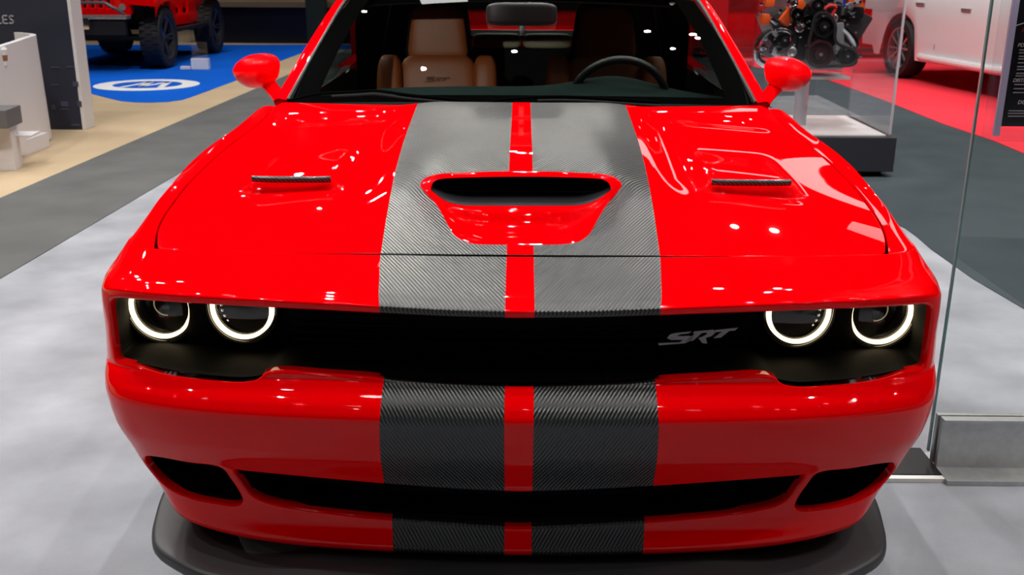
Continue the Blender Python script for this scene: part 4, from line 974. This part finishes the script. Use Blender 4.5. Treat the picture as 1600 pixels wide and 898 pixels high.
# red wall behind
tag(MB().box((6.6, 17.6, 1.8), (7.6, .3, 3.5), .01).go('red_display_wall', mat('red_wall', srgb(196, 16, 30), .5), None, False), 'tall red display wall behind the engine case', 'display wall')
tag(MB().box((6.6, 17.3, .12), (7.7, .2, .06), .01).go('wall_kerb', M['dalu'], None, False), 'dark kerb rail along the foot of the red display wall', 'rail')
rs_ = empty('saloon_car', (0, 15, 0), 'red saloon car seen through the cabin behind the muscle car', 'car')
def rp(l): return -2.4+l, 15.6, 0, 1
shell_car(rs_, rp, .9, lambda l: (max(arch(l, .9, .4, .33, .2), arch(l, 3.7, .4, .33, .2)), .80, float(np.interp(l, [0, .9, 1.8, 3.2, 4.1, 4.8], [.82, .84, 1.32, 1.32, .84, .82])), 1 if 1 < l < 4 else 0), M['red'], None, 4.8, .9, .7)
for l in (.9, 3.7): MB().lathe((-2.4+l, 14.8, .33), (0, -1, 0), [(.2, -.1), (.33, -.1), (.33, .1), (.2, .1), (.001, .05)], 24).go('tyre', M['rubber'], rs_)
MB().prism([(-1.2, 14.74, .84), (1.3, 14.74, .84), (.8, 14.84, 1.26), (-.6, 14.84, 1.26)], (0, .02, 0)).go('side_window', M['gloss'], rs_, False)

# ================================================================== ENGINE DISPLAY
PX0, PX1, PY0, PY1 = 1.62, 2.715, 7.40, 8.45
pl = empty('plinth', (2.16, 7.95, 0), 'dark square plinth with white top carrying the boxed engine', 'plinth')
MB().box(((PX0+PX1)/2-.02, (PY0+PY1)/2+.0, .02), (PX1-PX0-.10, PY1-PY0-.10, .04)).go('plinth_foot', M['matte'], pl, False)
MB().box(((PX0+PX1)/2, (PY0+PY1)/2, .165), (PX1-PX0, PY1-PY0, .25), .006).go('plinth_body', mat('charcoal_laminate', srgb(44, 45, 52), .4), pl, False)
MB().box(((PX0+PX1)/2-.03, (PY0+PY1)/2+.02, .297), (PX1-PX0-.07, PY1-PY0-.06, .012), .002).go('plinth_top', M['wglow'], pl, False)
cs = empty('acrylic_case', (2.16, 7.95, .30), 'clear acrylic case standing on the white-topped plinth', 'display case')
x0, x1, y0, y1 = PX0+.02, PX1-.045, PY0+.03, PY1-.03
for c_, d_ in (((x0, (y0+y1)/2, 1.06), (.012, y1-y0, 1.5)), ((x1, (y0+y1)/2, 1.06), (.012, y1-y0, 1.5)), (((x0+x1)/2, y0, 1.06), (x1-x0, .012, 1.5)), (((x0+x1)/2, y1, 1.06), (x1-x0, .012, 1.5))):
    MB().box(c_, d_).go('acrylic_pane', M['acrylic'], cs, False)
for x, y in ((x0, y0), (x1, y0), (x1, y1), (x0, y1)): MB().box((x, y, 1.06), (.016, .016, 1.5), .004).go('case_edge', M['aedge'] if (x, y) == (x1, y0) else M['acrylic'], cs)
stn = empty('engine_stand', (2.1, 7.9, .30), 'pale metal post with clear bracket under the engine', 'stand')
pc_ = at_y(1251, 165, 7.9)
MB().lathe((pc_[0], 7.9, .303), (0, 0, 1), [(.055, 0), (.05, .01), (.05, .36), (.055, .37)], 24).go('stand_post', mat('pale_metal', (.55, .52, .56), .35, .3), stn)
MB().box((pc_[0]+.1, 7.9, .675), (.42, .30, .022), .006).go('stand_shelf', M['wglow'], stn, False)
MB().box((pc_[0]+.11, 7.9, .701), (.34, .14, .03), .006).go('clear_bracket', M['acrylic'], stn, False)
en = empty('engine', (2.15, 7.9, .7), 'supercharged engine with orange covers and black pulleys inside the clear case', 'engine')
E_ = lambda u, v, y=7.6: Vector(at_y(u, v, y))
PXM = 7.75/1600
def blk(name, u, v, y, w_, h_, d_, m, bev=.015, rz=0, ry=0): return MB().box(E_(u, v, y), (w_*PXM, d_, h_*PXM), bev, rz, 0, ry).go(name, m, en)
def pul(name, u, v, y, r, m, d_=.05):
    c = E_(u, v, y); r_ = r*PXM
    o = MB().lathe(c, (0, -1, 0), [(r_*.9, -d_), (r_, -d_), (r_, -.01), (r_*.93, 0), (r_*.80, .0), (r_*.72, -.02), (r_*.5, -.02), (r_*.42, .004), (r_*.2, .006), (.001, .006)], 32).go(name, m, en)
    MB().lathe(c, (0, -1, 0), [(r_*.12, 0), (r_*.12, .022), (.001, .024)], 10).go('pulley_bolt', M['alu'], o); return o
blk('engine_block', 1262, 60, 7.95, 120, 62, .50, M['dalu'], .03)
blk('timing_cover', 1278, 50, 7.70, 62, 84, .08, M['black'], .03)
blk('oil_pan', 1262, 92, 7.95, 88, 26, .44, M['alu'], .02)
for s, u in ((1, 1324), (-1, 1212)):
    blk('cylinder_head', u, 38, 7.92, 32, 42, .46, M['dalu'], .02, 0, radians(28*s))
blk('supercharger', 1262, 5, 7.95, 92, 36, .42, M['alu'], .03)
for k in range(7): MB().box(E_(1232+k*11, 4, 7.72), (.012, .03, .16), .004).go('casing_rib', M['steel'], en)
blk('valve_cover', 1228, 18, 7.86, 18, 44, .44, M['orange'], .03, 0, radians(38)); blk('valve_cover', 1326, 6, 7.9, 20, 28, .40, M['orange'], .03, 0, radians(-30))
blk('ignition_coil', 1194, 31, 7.75, 13, 17, .12, M['orange'], .02); blk('ignition_coil', 1201, 5, 7.75, 14, 12, .12, M['orange'], .02)
blk('coolant_tank', 1334, 20, 7.70, 23, 17, .14, M['black'], .025)
pul('crank_pulley', 1282, 86, 7.55, 20.5, mat('dark_red_pulley', (.05, .01, .014), .3, .4), .07)
pul('idler_pulley', 1324, 89, 7.58, 14.5, M['black'], .06)
pul('water_pump_pulley', 1288, 43, 7.56, 16.5, M['black']); pul('blower_pulley', 1278, 10, 7.55, 10.5, M['black'], .08)
pul('tensioner_pulley', 1246, 24, 7.56, 10, M['gloss']); pul('tensioner_pulley', 1264, 34, 7.57, 9, M['gloss']); pul('alternator_pulley', 1226, 64, 7.58, 12, M['black'])
pul('tensioner_pulley', 1210, 62, 7.58, 7, M['black'])
belt = [E_(u, v, 7.53) for u, v in ((1262, 92), (1268, 50), (1276, 24), (1292, 22), (1305, 40), (1306, 66), (1338, 84), (1336, 100), (1300, 104), (1272, 104))]
MB().tube(smooth_loop([tuple(p) for p in belt], 60), .006, 6, True, ry=.012).go('drive_belt', M['rubber'], en)
MB().lathe(E_(1225, 78, 7.68), (0, -1, 0), [(.075, -.12), (.08, -.02), (.06, 0), (.001, 0)], 20).go('alternator', M['alu'], en)
blk('bracket', 1311, 58, 7.62, 13, 40, .04, M['steel'], .01, 0, -.12); blk('bracket', 1316, 96, 7.66, 8, 28, .03, M['steel'], .01, 0, .7)
MB().tube(smooth_loop([tuple(E_(u, v, 7.62)) for u, v in ((1205, 48), (1190, 60), (1183, 80), (1186, 96), (1196, 102))], 24, False), .026, 10).go('exhaust_manifold', M['chrome'], en)
MB().tube(smooth_loop([tuple(E_(u, v, 7.62)) for u, v in ((1318, 46), (1326, 54), (1334, 66), (1336, 76))], 20, False), .030, 10).go('exhaust_manifold', M['chrome'], en)
MB().tube(smooth_loop([tuple(E_(u, v, 7.60)) for u, v in ((1212, 50), (1222, 48), (1234, 54), (1236, 66))], 20, False), .018, 10).go('coolant_pipe', M['chrome'], en)
MB().tube(smooth_loop([tuple(E_(u, v, 7.60)) for u, v in ((1288, 16), (1296, 10), (1306, 12), (1298, 28))], 20, False), .012, 8).go('red_hose', M['pred'], en)
MB().tube(smooth_loop([tuple(E_(u, v, 7.60)) for u, v in ((1204, 84), (1206, 74), (1214, 70), (1224, 70))], 20, False), .013, 8).go('hose', M['rubber'], en)
MB().tube(smooth_loop([tuple(E_(u, v, 7.62)) for u, v in ((1338, 10), (1340, -10), (1336, -30))], 12, False), .016, 8).go('filler_neck', M['lgrey'], en)
MB().tube(smooth_loop([tuple(E_(u, v, 7.60)) for u, v in ((1319, 10), (1320, -6), (1322, -20))], 12, False), .009, 8).go('blue_hose', mat('blue_hose', (.01, .04, .4), .4), en)
rnd = random.Random(5)
for k in range(16):                                      # small castings and fittings seen all over the engine front
    u = rnd.choice((rnd.uniform(1188, 1236), rnd.uniform(1306, 1342))); v = rnd.uniform(4, 92)
    o_ = MB().box(E_(u, v, 7.60+rnd.random()*.08), (rnd.uniform(.03, .07), .05, rnd.uniform(.02, .05)), .008, 0, 0, rnd.uniform(-.8, .8)).go('fitting', rnd.choice([M['alu'], M['chrome'], M['black'], M['alu'], M['chrome']]), en)
for u, v, m_ in ((1240, 6, 'chrome'), (1302, 30, 'alu'), (1296, 2, 'black'), (1250, 44, 'chrome'), (1238, 82, 'alu'), (1308, 78, 'chrome')):
    MB().lathe(E_(u, v, 7.60), (0, -1, 0), [(.034, -.05), (.036, -.005), (.026, 0), (.018, -.008), (.001, -.008)], 18).go('fitting', M[m_], en)
mb = MB(); rnd = random.Random(3)
for k in range(46):
    u, v = rnd.uniform(1188, 1340), rnd.uniform(2, 100); mb.lathe(E_(u, v, 7.60+rnd.random()*.06), (0, -1, 0), [(.010, -.06), (.010, 0), (.001, .003)], 7)
tag(mb.go('bolts', M['chrome'], en), kind='stuff')

# ================================================================== GLASS BARRIER WITH CLAMP AND SIGN
gb = empty('glass_barrier', (1.6, 2.79, 0), 'tall frameless glass panel standing in a steel clamp at the right', 'glass panel')
MB().box((1.27+.75, 2.885, 1.22), (1.5, .010, 2.32)).go('glass_pane', M['pglass'], gb, False)
MB().box((1.2695, 2.885, 1.22), (.006, .0105, 2.32)).go('glass_edge', M['gedge'], gb, False)
ck = empty('steel_clamp', (1.5, 2.85, 0), 'brushed steel clamp foot gripping the glass panel on the grey carpet', 'clamp')
MB().box((1.62, 2.865, .008), (.66, .19, .016), .002).go('base_plate', M['steel'], ck, False)
MB().box((1.565, 2.868, .095), (.55, .016, .16), .002).go('front_jaw', M['steel'], ck, False)
MB().box((1.565, 2.905, .095), (.55, .018, .16), .002).go('rear_jaw', M['steel'], ck, False)
MB().box((1.565, 2.8605, .1765), (.55, .032, .008), .002).go('jaw_cap', M['steel'], ck, False)
pt = empty('floor_ramp', (1.0, 2.88, 0), 'low black cable ramp with bright front edge beside the steel clamp', 'cable ramp')
MB().box((.94, 2.90, .010), (.70, .18, .014), .002).go('ramp_top', M['black'], pt, False)
MB().box((.94, 2.798, .007), (.70, .022, .014), .002).go('ramp_edge', M['wglow'], pt, False)
sg = empty('sign_board', (1.6, 2.80, 1.08), 'black printed information sign in a clear holder hung on the glass panel', 'sign')
sx = at_y(1565.5, 198, 2.85); SX, SZ = sx[0], sx[2]
MB().box((SX+.30, 2.862, SZ+.45), (.60, .006, .90)).go('printed_sheet', M['poster'], sg, False)
MB().box((SX+.30-.02, 2.853, SZ+.44), (.66, .004, .96)).go('clear_holder', M['acrylic'], sg, False)
MB().box((SX-.012, 2.853, SZ+.44), (.018, .008, .93)).go('holder_edge', mat('holder_edge', (.35, .35, .5), .3), sg, False)
mb = MB(); yy = 2.8575
def bar(u, v, w_, h_): p = at_y(u, v, yy); mb.box((p[0]+w_*.00180/2, yy, p[2]), (w_*.0018, .002, h_*.0018))
def txt(body, u, v, h, m, name, shear=.0):
    cu = bpy.data.curves.new(name, 'FONT'); cu.body = body; cu.size = h; cu.extrude = .0004; cu.shear = shear; cu.offset = h*.012
    to = bpy.data.objects.new(name+'_tmp', cu); C.objects.link(to); dg = bpy.context.evaluated_depsgraph_get(); me = bpy.data.meshes.new_from_object(to.evaluated_get(dg)); bpy.data.objects.remove(to)
    p = at_y(u, v, yy); M4 = Matrix.Translation(p) @ Matrix.Rotation(pi/2, 4, 'X'); me.transform(M4)
    o = bpy.data.objects.new(name, me); C.objects.link(o); me.materials.append(m); o.parent = sg; o.matrix_parent_inverse = sg.matrix_basis.inverted(); return o
txt('FORWARD', 1589.5, 73, .0085*1.6, M['pwhite'], 'printed_heading', .25)
for v0, rows in ((79, ((1593, 0),)),):
    pass
for u, v, w_ in ((1593, 78, 30), (1592, 82.5, 30), (1592, 88, 30), (1591, 92, 30), (1590.5, 98, 30), (1589.5, 104, 30), (1589, 108.5, 30), (1588, 114.5, 30), (1587, 118.5, 30), (1585, 132, 30), (1584, 138.5, 30), (1583, 144.5, 30), (1576, 173, 40), (1575, 177, 40), (1575, 181.5, 40)): bar(u, v, w_, 1.6)
mb.go('printed_text_line', M['lgrey'], sg, False)
txt('DISTINCTIVE', 1582, 128, .0085*1.6, M['pwhite'], 'printed_heading', .25)
txt('DO', 1589.5, 162.5, .015, M['pwhite'], 'printed_logo', .2)
txt('I', 1596, 50, .016, M['pred'], 'printed_title', .2)
mb = MB(); a_ = at_y(1587.5, 40, yy); b_ = at_y(1625, 28, yy); mb.tube([a_, b_], .0012, 6); mb.go('printed_rule', M['pwhite'], sg)

for o in C.objects:                                     # everything stands on the carpet tops
    if o.parent is None and o.type in ('MESH', 'EMPTY') and o.get('category') and o.get('category') not in ('carpet', 'floor emblem', 'sign'):
        o.location.z += .0095 if o.name in ('off_roader', 'utility_vehicle', 'info_stand', 'floor_lamp_bar', 'red_display_wall', 'wall_kerb') else (.0 if o.name in ('muscle_car', 'cable_ramp', 'glass_barrier', 'steel_clamp', 'floor_ramp') else .0045)
